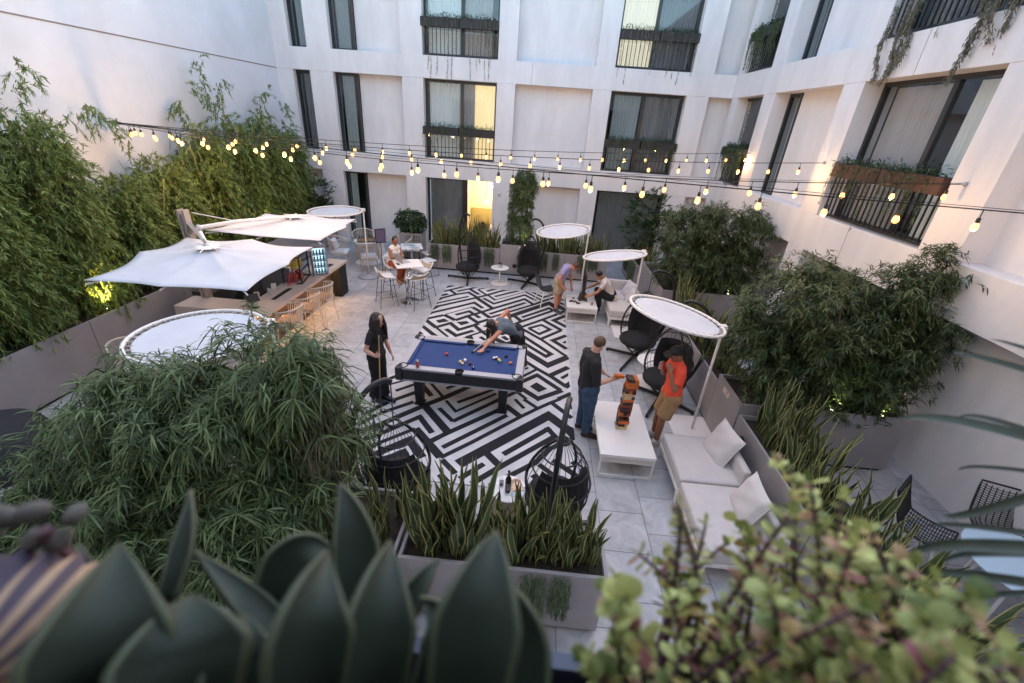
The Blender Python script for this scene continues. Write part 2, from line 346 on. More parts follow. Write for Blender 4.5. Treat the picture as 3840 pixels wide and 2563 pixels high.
bC=thing('hotel_building','plain white facade on the camera side of the courtyard','building',(0,-.6,0))  # unseen facade behind the camera, added to shade the near end
mb=MB()
camT=lambda a,d,z:(a,-.45-d,z)
for a0,a1,z0,z1 in cells(-9,6.2,-.05,9.2,[(-1.6,1.6,3.2,5.5),(-6.5,-4.2,3.2,5.5),(3.4,5.4,3.2,5.5)]): fbox(mb,camT,a0,a1,0,.25,z0,z1)
pB('wall',mb,M['stucco'],bC)
for a0,a1 in ((-1.6,1.6),(-6.5,-4.2),(3.4,5.4)):
    m_=MB();fbox(m_,camT,a0,a1,.2,.24,3.2,5.5);pB('window',m_,M['dkframe'],bC)
RUG=[[10,-255,679,-234,703],[6,-254,656,-200,700],[8,-229,644,-194,678],[10,-188,672,-162,638],[10,-257,603,-251,617],[10,-256,570,-244,591,-227,612,-193,645,-171,619],[9,-258,539,-241,566,-226,582,-188,616],[12,-250,524,-232,538,-166,610,-136,640,-93,688,-55,725],[14,-165,606,-114,545],[10,-237,507,-220,520,-167,576,-137,538],[8,-236,479,-166,545],[14,-166,545,-112,486],[14,-207,478,-195,491,-168,517,-138,481],[14,-203,464,-183,475,-169,488,-154,467],[10,-138,514,-112,544],[6,-134,629,-111,600,-48,665],[8,-141,605,-110,572],[9,-111,572,-38,650,-3,686],[6,-139,636,-171,677,-152,696],[9,-141,667,-96,708],[8,-113,626,-50,682],[10,-135,519,-110,545,-24,630],[9,-114,507,-23,603],[12,-29,632,0,602],[7,-13,653,5,627],[8,3,655,28,632],[8,-112,485,-72,525,0,602,28,630,54,654,69,666],[10,54,652,88,612],[10,80,654,94,639],[19,-84,475,48,613,84,575,92,562],[10,-21,505,47,576,58,559,-21,480,-59,440],[12,-46,504,-24,480],[9,-77,447,-47,481],[9,-109,481,-84,456],[10,-106,452,-92,438],[9,-34,439,28,494,50,528,75,549,91,561],[9,33,491,63,464],[10,54,503,90,473],[9,24,468,47,447],[10,83,504,91,495],[0,-250,1187,-250,1204,-238,1220,-219,1218],[10,-252,1157,-196,1218],[10,-234,1171,-211,1143],[12,-252,1124,-235,1142],[11,-252,1090,-246,1106,-213,1143,-180,1167,-153,1136],[10,-214,1168,-183,1197,-162,1216],[11,-183,1197,-149,1158],[8,-157,1197,-128,1160],[7,-158,1199,-134,1217],[0,-134,1194,-114,1215,-97,1215,-127,1185],[11,-253,1023,-243,1047,-154,1130,-126,1158,-98,1191,-79,1211,-66,1216],[9,-252,1060,-250,1068,-225,1091,-175,1136],[11,-253,992,-249,1002,-187,1060,-153,1094,-125,1060],[13,-153,1132,-99,1064],[8,-122,1157,-98,1124],[4,-99,1125,-18,1212],[8,-18,1212,34,1150],[10,-103,1152,-58,1197,-32,1219],[10,-133,1132,-100,1098,-19,1185,14,1148],[11,-153,1004,-135,1022,-97,1066,-18,1152,9,1116],[12,-254,962,-215,994],[4,-213,999,-154,1063],[12,-153,1061,-123,1031,-98,1001],[13,-215,996,-181,969],[11,-187,1002,-157,1032,-124,996],[12,-182,969,-156,1000,-122,963],[12,-124,968,-101,992],[0,-228,958,-210,974,-195,960,-218,945],[0,-177,959,-154,971,-144,961,-162,943],[12,-217,922,-190,950,-164,918,-132,950,-122,963],[12,-252,956,-216,917],[7,-216,917,-181,876],[0,-253,931,-203,876,-219,876,-253,915],[0,-253,897,-236,877,-254,878],[12,-194,916,-164,886,-129,920],[11,-131,950,-109,919,-85,894,-56,870],[7,-141,883,-107,919,-84,939],[0,-149,877,-128,893,-121,875],[10,-109,891,-95,876],[10,-108,947,-89,964],[10,-103,1026,-14,1125],[10,-4,1219,35,1179,65,1210],[10,19,1220,33,1209],[10,10,1118,36,1150,67,1184,75,1169],[9,10,1118,-60,1044,-99,1003],[18,74,1102,52,1137,-40,1034,-54,1018],[12,-40,1029,-17,995],[10,-19,1022,52,1100,62,1085,-20,995,-36,976],[10,-22,958,34,1019,66,1055,93,1089],[12,34,1019,81,965],[10,81,965,32,908],[10,1,960,32,986,53,964,27,933,1,960],[0,21,960,25,963,29,962,25,957],[10,-19,958,32,904],[13,94,1058,63,1020,96,985],[0,86,1024,90,1028,95,1022,95,1014],[0,-47,993,-44,998,-39,993,-41,988],[13,-89,901,-42,864],[12,-58,903,-44,887],[10,85,1176,94,1166],[10,82,1149,94,1133],[10,79,1120,94,1089],[9,31,906,80,843,89,833],[12,92,938,59,905,90,868],[0,81,900,90,911,90,898,85,894],[11,-46,955,-17,922,54,838,43,825,-17,889],[17,-44,879,1,835,47,787,91,831],[10,-10,805,26,768,52,744],[13,50,745,90,787],[11,52,745,84,710],[0,89,732,90,711,83,703,78,718],[0,1,768,6,772,9,769,1,759],[7,-6,730,25,767],[0,71,743,89,764,88,751,77,737],[11,-9,708,26,744,71,696],[0,12,700,25,717,46,697,30,682],[12,-14,700,29,661,74,696],[7,-21,689,8,656],[10,66,666,88,686,95,678],[8,-253,845,-248,878],[8,-253,812,-249,844],[8,-254,782,-250,811],[8,-253,753,-249,781]]
# ------------------------------------------------------------------ rugs
M['rugw']=mat('rug_white',(.58,.56,.57),.95,var=.16,vs=1.8,bump=.3,bs=300)
M['rugb']=mat('rug_black',(.012,.013,.016),.95,bump=.3,bs=300)
def clip(poly,x0,x1,y0,y1):
    def cl(P,ins,isec):
        o=[]
        for i in range(len(P)):
            a,b=P[i-1],P[i]
            if ins(b):
                if not ins(a):o.append(isec(a,b))
                o.append(b)
            elif ins(a):o.append(isec(a,b))
        return o
    def ix(x): return lambda a,b:(x,a[1]+(b[1]-a[1])*(x-a[0])/(b[0]-a[0]))
    def iy(y): return lambda a,b:(a[0]+(b[0]-a[0])*(y-a[1])/(b[1]-a[1]),y)
    for ins,f in ((lambda p:p[0]>=x0,ix(x0)),(lambda p:p[0]<=x1,ix(x1)),(lambda p:p[1]>=y0,iy(y0)),(lambda p:p[1]<=y1,iy(y1))):
        if len(poly)<3:return []
        poly=cl(poly,ins,f)
    return poly if len(poly)>2 else []
def strokes():
    out=[]
    extra=[]
    # stripes under the pool table, hidden in the photograph
    for k in range(5):
        a=.25*k
        extra.append([9,-240+a*100,745,-150,835-a*100,-60+0,745-0,-60+0,745])
    for k in range(5):
        d=22*k
        extra.append([10,-235+d,855,-235+d+40,815,-235+d,775,-235+d+30,745])
    for k in range(4):
        d=26*k
        extra.append([10,-125+d,850,-125+d-38,812,-125+d,774])
    for st in RUG+[e for e in extra[5:]]:
        w=st[0]/100;p=[(st[i]/100,st[i+1]/100) for i in range(1,len(st),2)]
        if w==0: out.append(p);continue
        for i in range(len(p)-1):
            (x1,y1),(x2,y2)=p[i],p[i+1];L=math.hypot(x2-x1,y2-y1)
            if L<1e-4: continue
            dx,dy=(x2-x1)/L,(y2-y1)/L;h=w/2;a=h if i>0 else 0;b=h if i<len(p)-2 else 0
            x1-=dx*a;y1-=dy*a;x2+=dx*b;y2+=dy*b
            out.append([(x1-dy*h,y1+dx*h),(x2-dy*h,y2+dx*h),(x2+dy*h,y2-dx*h),(x1+dy*h,y1-dx*h)])
    return out
ST=strokes()
def rug(x0,x1,y0,y1,z,label):
    mb=MB().box(x0,x1,y0,y1,.001,z)
    for i,p in enumerate(ST):
        q=clip(p,x0,x1,y0,y1)
        if not q: continue
        ar=sum(q[k-1][0]*q[k][1]-q[k][0]*q[k-1][1] for k in range(len(q)))
        if ar<0:q=q[::-1]
        zz=z+.0008+i*.00001
        mb.add([(x,y,zz) for x,y in q],[tuple(range(len(q)))],1)
    o=mb.build('patterned_rug',[M['rugw'],M['rugb']]);return tag(o,label,'rug','black and white maze rugs')
rug(-2.5,.93,7.0,12.12,.009,'larger black and white maze rug under the far side of the pool table')
rug(-2.58,.9,4.38,6.995,.012,'nearer black and white maze rug in front of the pool table')
# ------------------------------------------------------------------ pool table
M['felt']=mat('blue_felt',(.022,.05,.165),.95,var=.08,vs=8,bump=.15,bs=400)
M['silver']=mat('silver_rail',(.38,.38,.42),.42,metal=.3)
M['chrome']=mat('chrome',(.6,.6,.62),.15,metal=1)
M['blk']=mat('black_gloss',(.012,.013,.016),.35)
M['blkm']=mat('black_matt',(.01,.01,.011),.8)
pt=thing('pool_table','black pool table with blue felt and silver rails standing on the rug','pool table',(-1.04,6.515,0),math.radians(-1))
hx,hy=1.02,.60
b=MB().box(-hx+.11,hx-.11,-hy+.11,hy-.11,.74,.79);b.build('playing_bed',M['felt'],pt)
c=MB()
for s in (-1,1):
    for x0,x1 in ((-hx+.16,-.07),(.07,hx-.16)):
        y=s*(hy-.12);c.add([(x0,y,.79),(x1,y,.79),(x1-.03,y-s*.05,.815),(x0+.03,y-s*.05,.815),(x0,y,.82),(x1,y,.82)],[(0,1,2,3) if s<0 else (3,2,1,0),(3,2,5,4) if s<0 else (4,5,2,3)])
    x=s*(hx-.12);c.add([(x,-hy+.16,.79),(x,hy-.16,.79),(x-s*.05,hy-.19,.815),(x-s*.05,-hy+.19,.815),(x,-hy+.16,.82),(x,hy-.16,.82)],[(0,1,2,3) if s>0 else (3,2,1,0),(3,2,5,4) if s>0 else (4,5,2,3)])
c.build('cushion',M['felt'],pt)
for s in (-1,1):
    for x0,x1 in ((-hx+.06,-.06),(.06,hx-.06)): MB().box(x0,x1,min(s*(hy-.12),s*hy),max(s*(hy-.12),s*hy),.79,.828).build('rail',M['silver'],pt,bev=.006)
    MB().box(min(s*(hx-.12),s*hx),max(s*(hx-.12),s*hx),-hy+.12,hy-.12,.79,.827).build('rail',M['silver'],pt,bev=.006)
MB().box(-hx+.015,hx-.015,-hy+.015,hy-.015,.60,.735).build('apron',M['blk'],pt,bev=.01)
MB().box(-hx-.002,hx+.002,-hy-.002,hy+.002,.735,.789).build('rail_skirt',M['blk'],pt)
t=MB()
t.box(-hx,hx,-hy-.004,-hy+.02,.585,.603);t.box(-hx,hx,hy-.02,hy+.004,.585,.603);t.box(-hx-.004,-hx+.02,-hy+.02,hy-.02,.585,.603);t.box(hx-.02,hx+.004,-hy+.02,hy-.02,.585,.603)
t.build('trim',M['silver'],pt)
for sx in (-1,1):
    for sy in (-1,1):
        MB().obox((sx*(hx-.03),sy*(hy-.03),.715),(.11,.11,.232)).build('corner_cap',M['blk'],pt,bev=.012)
        l=MB();l.add([(sx*(.72)+a*h,sy*.36+b*h,z) for z,h in ((0,.06),(.58,.085)) for a,b in ((-1,-1),(1,-1),(1,1),(-1,1))],[(0,1,5,4),(1,2,6,5),(2,3,7,6),(3,0,4,7),(3,2,1,0)])
        l.box(sx*.72-.085,sx*.72+.085,sy*.36-.085,sy*.36+.085,0,.03);l.build('leg',M['blk'],pt)
def pocket(x,y,r=.062):
    q=MB().lathe([(r*1.25,.800),(r*1.28,.832),(r*1.05,.836),(r,.826),(r*.95,.802)],(x,y,0),20,cap=False);q.lathe([(r*.97,.801),(.001,.8)],(x,y,0),20,cap=False);return q.build('pocket',M['blkm'],pt,smooth='all')
for x in (-1,0,1):
    for y in (-1,1): pocket(x*(hx-.085),y*(hy-(.085 if x else .07)),.066 if x else .058)
MB().box(-.03,.03,-hy+.2,hy-.2,.55,.585).build('cross_beam',M['blk'],pt)
def ballm(n,c): return mat(n,c,.12,coat=.5)
Wb=ballm('ball_white',(.75,.72,.66))
for x,y,nm,c1,st in [(-1.372,6.526,'red',(.6,.03,.02),0),(-.946,6.70,'dark green',(.01,.08,.05),0),(-.677,6.795,'dark blue',(.02,.03,.2),0),(-1.023,6.372,'plain white',(.75,.72,.66),0),(-1.095,6.308,'yellow striped',(.7,.5,.2),1),(-1.048,6.262,'orange striped',(.65,.35,.12),1),(-.926,6.279,'maroon',(.12,.012,.015),0),(-.847,6.136,'navy',(.012,.012,.12),0),(-.545,6.536,'violet striped',(.12,.1,.3),1),(-.503,6.552,'blue striped',(.04,.07,.3),1),(-.455,6.487,'yellow',(.75,.5,.02),0),(-.428,6.425,'green striped',(.02,.2,.12),1),(-.342,6.645,'black',(.01,.01,.01),0),(-.248,6.418,'orange',(.75,.17,.03),0)]:
    a=Matrix.Rotation(rnd_a:=random.Random(nm).random()*3,3,'X');mb=MB();n,k=20,14
    base=len(mb.f);mb.ell((x,y,.819),(.0286,)*3,a,n,k)
    if st:
        for i in range(k):
            for j in range(n):
                mb.m[i*n+j]=0 if 4<=i<=9 else 1
    o=mb.build('pool_ball',[ballm('ball_'+nm.replace(' ','_'),c1),Wb] if st else [ballm('ball_'+nm.replace(' ','_'),c1)],smooth='all')
    tag(o,nm+' pool ball lying on the blue felt','pool ball','pool balls on the table')
def can(x,y,z,label,c=(.55,.1,.1)):
    t=thing('drink_can',label,'can',(x,y,z));MB().lathe([(.02,0),(.031,.008),(.033,.012),(.033,.105)],n=20).build('can_body',mat('can_red',c,.3,metal=.3,var=.5,vs=60),t,smooth=True)
    MB().lathe([(.033,.105),(.027,.118),(.026,.121),(.024,.117),(.001,.117)],n=20,cap=False).build('can_lid',M['chrome'],t,smooth=True);MB().box(-.009,.009,-.002,.014,.118,.1205).build('ring_pull',M['chrome'],t)
can(-1.74,6.0,.829,'red and white drink can standing on the near rail of the pool table')
M['cue']=mat('cue_wood',(.55,.35,.15),.35,var=.15,vs=10)
def cuestick(a,b,label):
    a=Vector(a);b=Vector(b);t=thing('cue_stick',label,'cue',tuple(a))
    d=b-a
    MB().tube([d*.45,d*.99],[.0105,.0065],10).build('shaft',M['cue'],t,smooth=True);MB().tube([Vector(),d*.22,d*.45],[.0145,.0135,.0108],10).build('butt',mat('cue_butt',(.03,.025,.03),.3),t,smooth=True)
    MB().tube([d*.99,d],[.0065,.006],10).build('tip',mat('cue_tip',(.5,.55,.6),.6),t)
cuestick((-2.335,5.79,.01),(-2.285,5.845,1.42),'pale wooden cue with black butt held upright by the woman in black')
cuestick((-.355,7.8,1.0),(-.93,6.69,.832),'pale wooden cue being aimed across the felt by the bending woman')
# ------------------------------------------------------------------ coffee tables
def coffee(x0,x1,y0,y1,h,label):
    t=thing('coffee_table',label,'coffee table',((x0+x1)/2,(y0+y1)/2,0),0,'low white coffee tables');a,b=(x1-x0)/2,(y1-y0)/2
    MB().box(-a,a,-b,b,h-.055,h).build('table_top',M['whitem'],t,bev=.005);q=MB()
    MB().box(-a+.03,a-.03,-b+.03,b-.03,h-.16,h-.058).build('inner_panel',M['warmwhite'],t)
    for sy in (-1,1):
        y=sy*(b-.02);f=MB().box(-a+.01,-a+.035,y-.015,y+.015,.025,h-.055);f.box(a-.035,a-.01,y-.015,y+.015,.025,h-.055);f.box(-a+.01,a-.01,y-.015,y+.015,0,.025);f.build('leg_frame',M['whitem'],t)
    return t
coffee(1.17,1.96,4.82,6.16,.4,'long white coffee table with the block tower on it, nearest the camera')
coffee(.92,1.70,10.25,11.15,.4,'white coffee table holding the dark disc game beside the far sofa')
# block tower
WC=[('orange',(.55,.13,.02)),('cream',(.58,.40,.2)),('dark brown',(.045,.014,.009)),('reddish',(.22,.035,.012))]
WM=[mat('block_'+n.replace(' ','_'),c,.5,var=.2,vs=25,stretch=(1,6,1)) for n,c in WC]
rr=random.Random(4);cx,cy=1.555,5.5
for k in range(18):
    z=.401+k*.0495;ax=k%2;sh=(rr.uniform(-.006,.006)+.002*k*.6,rr.uniform(-.006,.006));ang=math.radians(rr.uniform(-1.5,1.5)+4)
    for j in range(3):
        if 2<k<15 and rr.random()<.16: continue
        ci=(0 if k>=14 and rr.random()<.7 else rr.choice([0,2,2,3,3,1])) if k>4 else rr.choice([1,1,2,0])
        R_=Matrix.Rotation(ang+(PI/2 if ax else 0),3,'Z');p=R_@Vector((0,(j-1)*.0525+rr.uniform(-.003,.003),0));o_=R_@Vector((rr.uniform(-.012,.012),0,0))
        o=MB().obox((cx+p.x+o_.x+sh[0],cy+p.y+o_.y+sh[1],z+.0245),(.158,.050,.0488),R_).build('wooden_block',WM[ci],bev=.002)
        tag(o,WC[ci][0]+' wooden block in the leaning block tower on the near coffee table','wooden block',WC[ci][0]+' blocks of the tower')
o=MB().obox((1.40,5.60,1.235),(.15,.07,.045),rotm(0,.2,.4)).build('wooden_block',WM[0],bev=.002);tag(o,'orange wooden block held out by the man in the black shirt','wooden block')
# four in a row game: dark stand and big frame, discs on the table
M['dkwood']=mat('dark_wood',(.035,.018,.014),.5,var=.3,vs=12)
t=thing('disc_game','dark wooden upright disc dropping game frame on the far coffee table','game',(1.36,10.72,.4))
g=MB()
for s in (-1,1): g.add([(s*.09-.02,-.02,0),(s*.09+.02,-.02,0),(s*.09+.02,.3,0),(s*.09-.02,.3,0),(s*.06-.02,.05,.17),(s*.06+.02,.05,.17),(s*.06+.02,.22,.17),(s*.06-.02,.22,.17)],[(0,1,5,4),(1,2,6,5),(2,3,7,6),(3,0,4,7),(4,5,6,7),(3,2,1,0)])
g.box(-.06,.06,-.01,.02,.04,.16);g.build('stand',M['dkwood'],t)
# frame panel with round holes
p=MB();W_,H_=7,6;s_=.095
for i in range(W_):
    for j in range(H_):
        cx_,cz_=(j-2.5)*0+0,0
        y0=-.05+i*.075;z0=.1+j*.1
        n=8;v=[];f=[]
        cy_,cz2=y0+.0375,z0+.05
        for X in (-.02,.02):
            for q in range(n):
                a=PI/4*q+PI/8;v.append((X,cy_+.029*math.cos(a),cz2+.038*math.sin(a)))
            for q in range(n):
                a=PI/4*q+PI/8;ca,sa=math.cos(a),math.sin(a);m_=max(abs(ca),abs(sa));v.append((X,cy_+.0375*ca/m_,cz2+.05*sa/m_))
        for q in range(n):
            r_=(q+1)%n;f+=[(q,r_,8+r_,8+q),(16+r_,16+q,24+q,24+r_),(q,16+q,16+r_,r_)]
        p.add(v,f)
p.build('disc_frame',M['dkwood'],t)
rr=random.Random(3)
for (x,y) in [(1.02,10.62),(1.06,10.66),(1.1,10.6),(1.14,10.66),(1.18,10.62),(1.12,10.86),(1.25,10.88),(1.2,10.5),(1.24,10.53),(1.27,10.76)]:
    o=MB().lathe([(.034,0),(.034,.012)],(x,y,.4005+rr.choice([0,0,.013])),16).build('game_disc',M['dkwood']);tag(o,'flat dark round disc lying on the far white coffee table','game disc','loose game discs')
def glass(x,y,z,label,liq=(.5,.15,.05)):
    t=thing('drinking_glass',label,'glass',(x,y,z));MB().lathe([(.03,0),(.036,.11),(.034,.11),(.028,.01)],n=18,cap=False).build('tumbler',M['glass'],t,smooth='all');MB().lathe([(.027,.008),(.03,.06)],n=18).build('drink',mat('drink',liq,.1),t)
glass(1.57,10.50,.401,'tumbler of amber drink on the near corner of the far coffee table')
# ------------------------------------------------------------------ sofas
M['cush']=mat('cushion_fabric',(.60,.56,.55),.9,var=.05,vs=6,bump=.35,bs=220)
M['cushw']=mat('sofa_fabric',(.56,.52,.51),.9,var=.05,vs=6,bump=.35,bs=220)
M['piping']=mat('piping',(.7,.66,.64),.8)
def leg(mb,x,y,h,s=.025,sx=0,sy=0): mb.add([(x+a*.6*s+sx,y+b*.6*s+sy,0) for a,b in ((-1,-1),(1,-1),(1,1),(-1,1))]+[(x+a*s,y+b*s,h) for a,b in ((-1,-1),(1,-1),(1,1),(-1,1))],[(0,1,5,4),(1,2,6,5),(2,3,7,6),(3,0,4,7),(4,5,6,7),(3,2,1,0)])
def sofa_unit(x0,x1,y0,y1,label,backs,grp):
    t=thing('sofa',label,'sofa',((x0+x1)/2,(y0+y1)/2,0),0,grp);a,b=(x1-x0)/2,(y1-y0)/2
    MB().box(-a,a,-b,b,.19,.25).build('sofa_frame',M['whitem'],t,bev=.006)
    for sx in (-1,1):
        for sy in (-1,1): q=MB();leg(q,sx*(a-.03),sy*(b-.03),.19,.03,-sx*.0,0);q.build('leg',M['whitem'],t)
    s=MB().rbox((0,0,.345),(2*a-.01,2*b-.01,.19),.035,puff=.018).build('seat_cushion',M['cushw'],t,smooth='all')
    ln=MB();z=.415;ln.tube([(-a+.02,-b+.02,z),(a-.02,-b+.02,z),(a-.02,b-.02,z),(-a+.02,b-.02,z)],.006,6,closed=True);ln.build('piping',M['piping'],s)
    for (bx0,bx1,by0,by1,h) in backs: MB().rbox(((bx0+bx1)/2,(by0+by1)/2,(.25+h)/2),(bx1-bx0,by1-by0,h-.25),.04).build('backrest',M['cushw'],t,smooth='all')
    return t
def pillow(loc,d,R_,label,grp=None,m='cush'):
    t=thing('cushion',label,'cushion',loc,0,grp);mb=MB();n=14;v=[];f=[]
    for s in (1,-1):
        for i in range(n+1):
            for j in range(n+1):
                u,w_=i/n*2-1,j/n*2-1;k=((1-u**4)*(1-w_**4))**.5;cr=.5*.012*math.sin(u*7+w_*5)*k
                uu=u*(1-.06*(1-abs(w_))*0-.05*w_*w_*(1-abs(u))) ;p=Vector((u*d[0]/2*(1-.07*(1-w_*w_)),w_*d[1]/2*(1-.07*(1-u*u)),s*(d[2]/2*k**.8+cr)));v.append(R_@p)
    N1=(n+1)**2
    for s in (0,1):
        for i in range(n):
            for j in range(n):
                q=(s*N1+i*(n+1)+j,s*N1+(i+1)*(n+1)+j,s*N1+(i+1)*(n+1)+j+1,s*N1+i*(n+1)+j+1);f.append(q if s==0 else q[::-1])
    c=mb.add(v,f).build('pillow_cover',M[m],t,smooth='all')
    e=MB();pts=[]
    for k in range(48):
        a=k/48*4;s,fr=int(a),a-int(a);u,w_=[(-1+2*fr,-1),(1,-1+2*fr),(1-2*fr,1),(-1,1-2*fr)][s]
        pts.append(R_@Vector((u*d[0]/2*(1-.07*(1-w_*w_)),w_*d[1]/2*(1-.07*(1-u*u)),0)))
    e.tube(pts,.006,5,closed=True).build('piping',M['piping'],c);return t
sofa_unit(2.17,3.05,4.42,5.40,'pale grey sofa seat with low back, between the red shirted man and the next seat',[(.335,.435,-.48,.48,.66)],'pale grey modular sofas')
sofa_unit(2.15,3.05,3.34,4.40,'pale grey sofa seat nearest the camera, partly hidden by blurred leaves',[(.335,.435,-.48,.48,.66)],'pale grey modular sofas')
pillow((2.86,5.0,.62),(.56,.56,.17),rotm(0,-1.15,.12),'large pale grey piped cushion on the farther near sofa seat','piped sofa cushions')
pillow((2.82,3.96,.62),(.52,.56,.17),rotm(0,-1.2,-.1),'large pale grey piped cushion on the sofa seat nearest the camera','piped sofa cushions')
sofa_unit(1.98,2.86,10.16,11.0,'beige sofa seat with the seated man beside the far coffee table',[(.33,.44,-.41,.41,.66)],'pale grey modular sofas')
sofa_unit(1.98,2.86,11.02,11.86,'beige sofa corner seat behind the seated man, under the tilted sun shade',[(.33,.44,-.41,.41,.66),(-.43,.32,.3,.42,.72)],'pale grey modular sofas')
pillow((2.62,11.35,.60),(.48,.48,.16),rotm(0,-1.1,.3),'pale round cornered cushion leaning in the corner of the far sofa','far sofa cushions')
pillow((2.60,10.98,.57),(.4,.4,.14),rotm(0,-1.0,-.1),'small mauve grey cushion on the far sofa','far sofa cushions')
# ------------------------------------------------------------------ planters
def planter(x0,x1,y0,y1,h,label,joints=(),grp='grey planter boxes',ax='y'):
    t=thing('planter_box',label,'planter',((x0+x1)/2,(y0+y1)/2,0),0,grp);a,b=(x1-x0)/2,(y1-y0)/2;w_=.035
    q=MB().box(-a,a,-b,-b+w_,.05,h);q.box(-a,a,b-w_,b,.05,h);q.box(-a,-a+w_,-b+w_,b-w_,.05,h);q.box(a-w_,a,-b+w_,b-w_,.05,h);q.build('box_wall',M['planter'],t,bev=.004)
    MB().box(-a+w_,a-w_,-b+w_,b-w_,h-.16,h-.07).build('soil',M['soil'],t);MB().box(-a+.03,a-.03,-b+.03,b-.03,0,.05).build('plinth',M['blkm'],t)
    for j in joints:
        k=MB()
        if ax=='y': k.box(-a-.002,-a+.01,j-(y0+y1)/2-.004,j-(y0+y1)/2+.004,.05,h+.001);k.box(a-.01,a+.002,j-(y0+y1)/2-.004,j-(y0+y1)/2+.004,.05,h+.001)
        else: k.box(j-(x0+x1)/2-.004,j-(x0+x1)/2+.004,-b-.002,-b+.01,.05,h+.001)
        k.build('panel_joint',M['blkm'],t)
    return t
planter(-8.9,-7.46,-1,15.9,1.0,'long grey planter along the left wall filled with bamboo',(2.4,6.22,10.0))
planter(-3.45,-1.12,13.56,14.2,.84,'low grey planter of snake plants in front of the lit room',(),ax='x')
planter(-1.11,.04,13.53,14.3,1.0,'taller grey planter holding the narrow climbing column of foliage',(),ax='x')
planter(.05,2.3,13.57,14.2,.84,'low grey planter of snake plants behind the purple shirted man',(.95,),ax='x')
planter(3.22,3.86,6.41,10.36,.84,'low grey planter of snake plants behind the two black hanging chairs',(8.3,))
planter(3.22,5.68,10.4,12.9,1.0,'big grey planter with a broad leafy bush at the far right')
planter(3.21,5.66,5.5,6.38,1.0,'big grey planter with a spreading tree at the right, small notice on its side')
planter(3.22,3.86,1.4,5.48,.84,'low grey planter of snake plants behind the near sofa',(3.45,))
planter(3.1,3.7,12.95,15.2,.84,'narrow grey planter with hanging ivy behind the far sofa')
planter(-1.02,-.275,2.6,3.1,.84,'grey planter of tall snake plants left of the small gap, nearest the camera')
planter(-.265,.93,2.6,3.12,.84,'grey planter of tall snake plants below the wine table, nearest the camera')
planter(-5.0,-1.05,2.0,3.4,.84,'grey planter under the large drooping shrub at the lower left')
planter(-4.62,-3.86,14.4,15.0,.9,'square tall grey planter with a round leafy shrub by the back wall')
# fittings on planters
def plate(loc,d,R_,name,label,cat,m): o=MB().obox(loc,d,R_).build(name,m);return tag(o,label,cat)
M['notice']=mat('notice_white',(.6,.57,.55),.6);M['redink']=mat('notice_red',(.45,.06,.05),.6);M['ink']=mat('notice_ink',(.1,.08,.08),.6)
def notice(loc,ang,label):
    t=thing('notice_sign',label,'sign',loc,ang);MB().box(-.11,.11,-.003,0,-.045,.045).build('plate',M['notice'],t)
    q=MB();
    for k in range(3):q.box(-.02,.09-.02*k,-.0045,-.003,.022-.022*k,.032-.022*k)
    q.build('lettering',M['redink'],t);q=MB();q.lathe([(.03,-.0045),(.022,-.0045)],(-.065,0,0),16,R=rotm(PI/2),cap=False);q.build('symbol',M['redink'],t)
notice((-.42,13.53,.93),0,'small white notice with red print on the taller back planter')
notice((3.21,6.0,.88),-PI/2,'small white notice with red print on the side of the big right planter')
for loc,ang,lab in (((-.62,13.53,.33),0,'round black wall speaker low on the back planter'),((3.2,5.15,.6),-PI/2,'black conical garden light fixed to the planter behind the near sofa')):
    t=thing('planter_fitting',lab,'fixture',loc,ang);MB().lathe([(.075,0),(.075,.012),(.06,.018),(.055,.01),(.001,.012)],n=20,R=rotm(PI/2),cap=False).build('disc',M['blk'],t,smooth=True)
    if 'cone' in lab or 'conical' in lab: MB().lathe([(.05,.0),(.085,.12),(.06,.13),(.001,.13)],n=16,R=rotm(PI/2),cap=False).build('hood',M['blk'],t,smooth=True)
# ------------------------------------------------------------------ cantilever parasols
M['canvas']=mat('canopy_fabric',(.66,.68,.73),.85,var=.07,vs=2.2,bump=1.0,bs=2.6,trans=.22)
M['mast']=mat('mast_metal',(.42,.37,.34),.4,metal=.3)
M['laser']=mat('dark_hole',(.1,.11,.12),.9)
def canopy(t,corners,mids,hub,base):
    B_=Vector(base);P=[]
    for i in range(4): P.append(Vector(corners[i]));P.append(Vector(mids[i]))
    rim=[];m_=8
    for i in range(8):
        a,b=P[i],P[(i+1)%8]
        for k in range(m_):
            s=k/m_;p=a.lerp(b,s);p=p.lerp(Vector((hub[0],hub[1],p.z)),.085*math.sin(PI*s));rim.append(p)
    n=len(rim);K=10;v=[];f=[];h=Vector(hub)
    for k in range(K+1):
        s=k/K
        for i,p in enumerate(rim):
            q=h.lerp(p,.02+.98*s);ph=(i%m_)/m_;q.z-=.05*math.sin(PI*s)+.05*math.sin(PI*ph)*s*.6;v.append(q-B_)
    for k in range(K):
        for i in range(n): f.append((k*n+i,k*n+(i+1)%n,(k+1)*n+(i+1)%n,(k+1)*n+i))
    o=MB().add(v,f).build('canopy',M['canvas'],t,smooth='all');md=o.modifiers.new('s','SOLIDIFY');md.thickness=.006
    for i,p in enumerate(P):
        q=h+(p-h)*.06-B_;MB().tube([q+Vector((0,0,-.06)),q.lerp(p-B_,.5)+Vector((0,0,-.10)),p-B_+Vector((0,0,-.06))],.012,6).build('rib',M['whitem'],t)
    hb=MB().lathe([(.001,.035),(.16,.03),(.18,.02),(.16,.012)],h-B_,24,cap=False);
    for k in range(8):
        a=k*PI/4+.3;hb.tube([h-B_+Vector((math.cos(a)*.15,math.sin(a)*.15,.03)),h-B_+Vector((math.cos(a)*.34,math.sin(a)*.34,.012))],.008,5)
    hb.build('hub_plate',M['whitem'],t,smooth=True)
    for p in (P[0],P[4]):
        pass
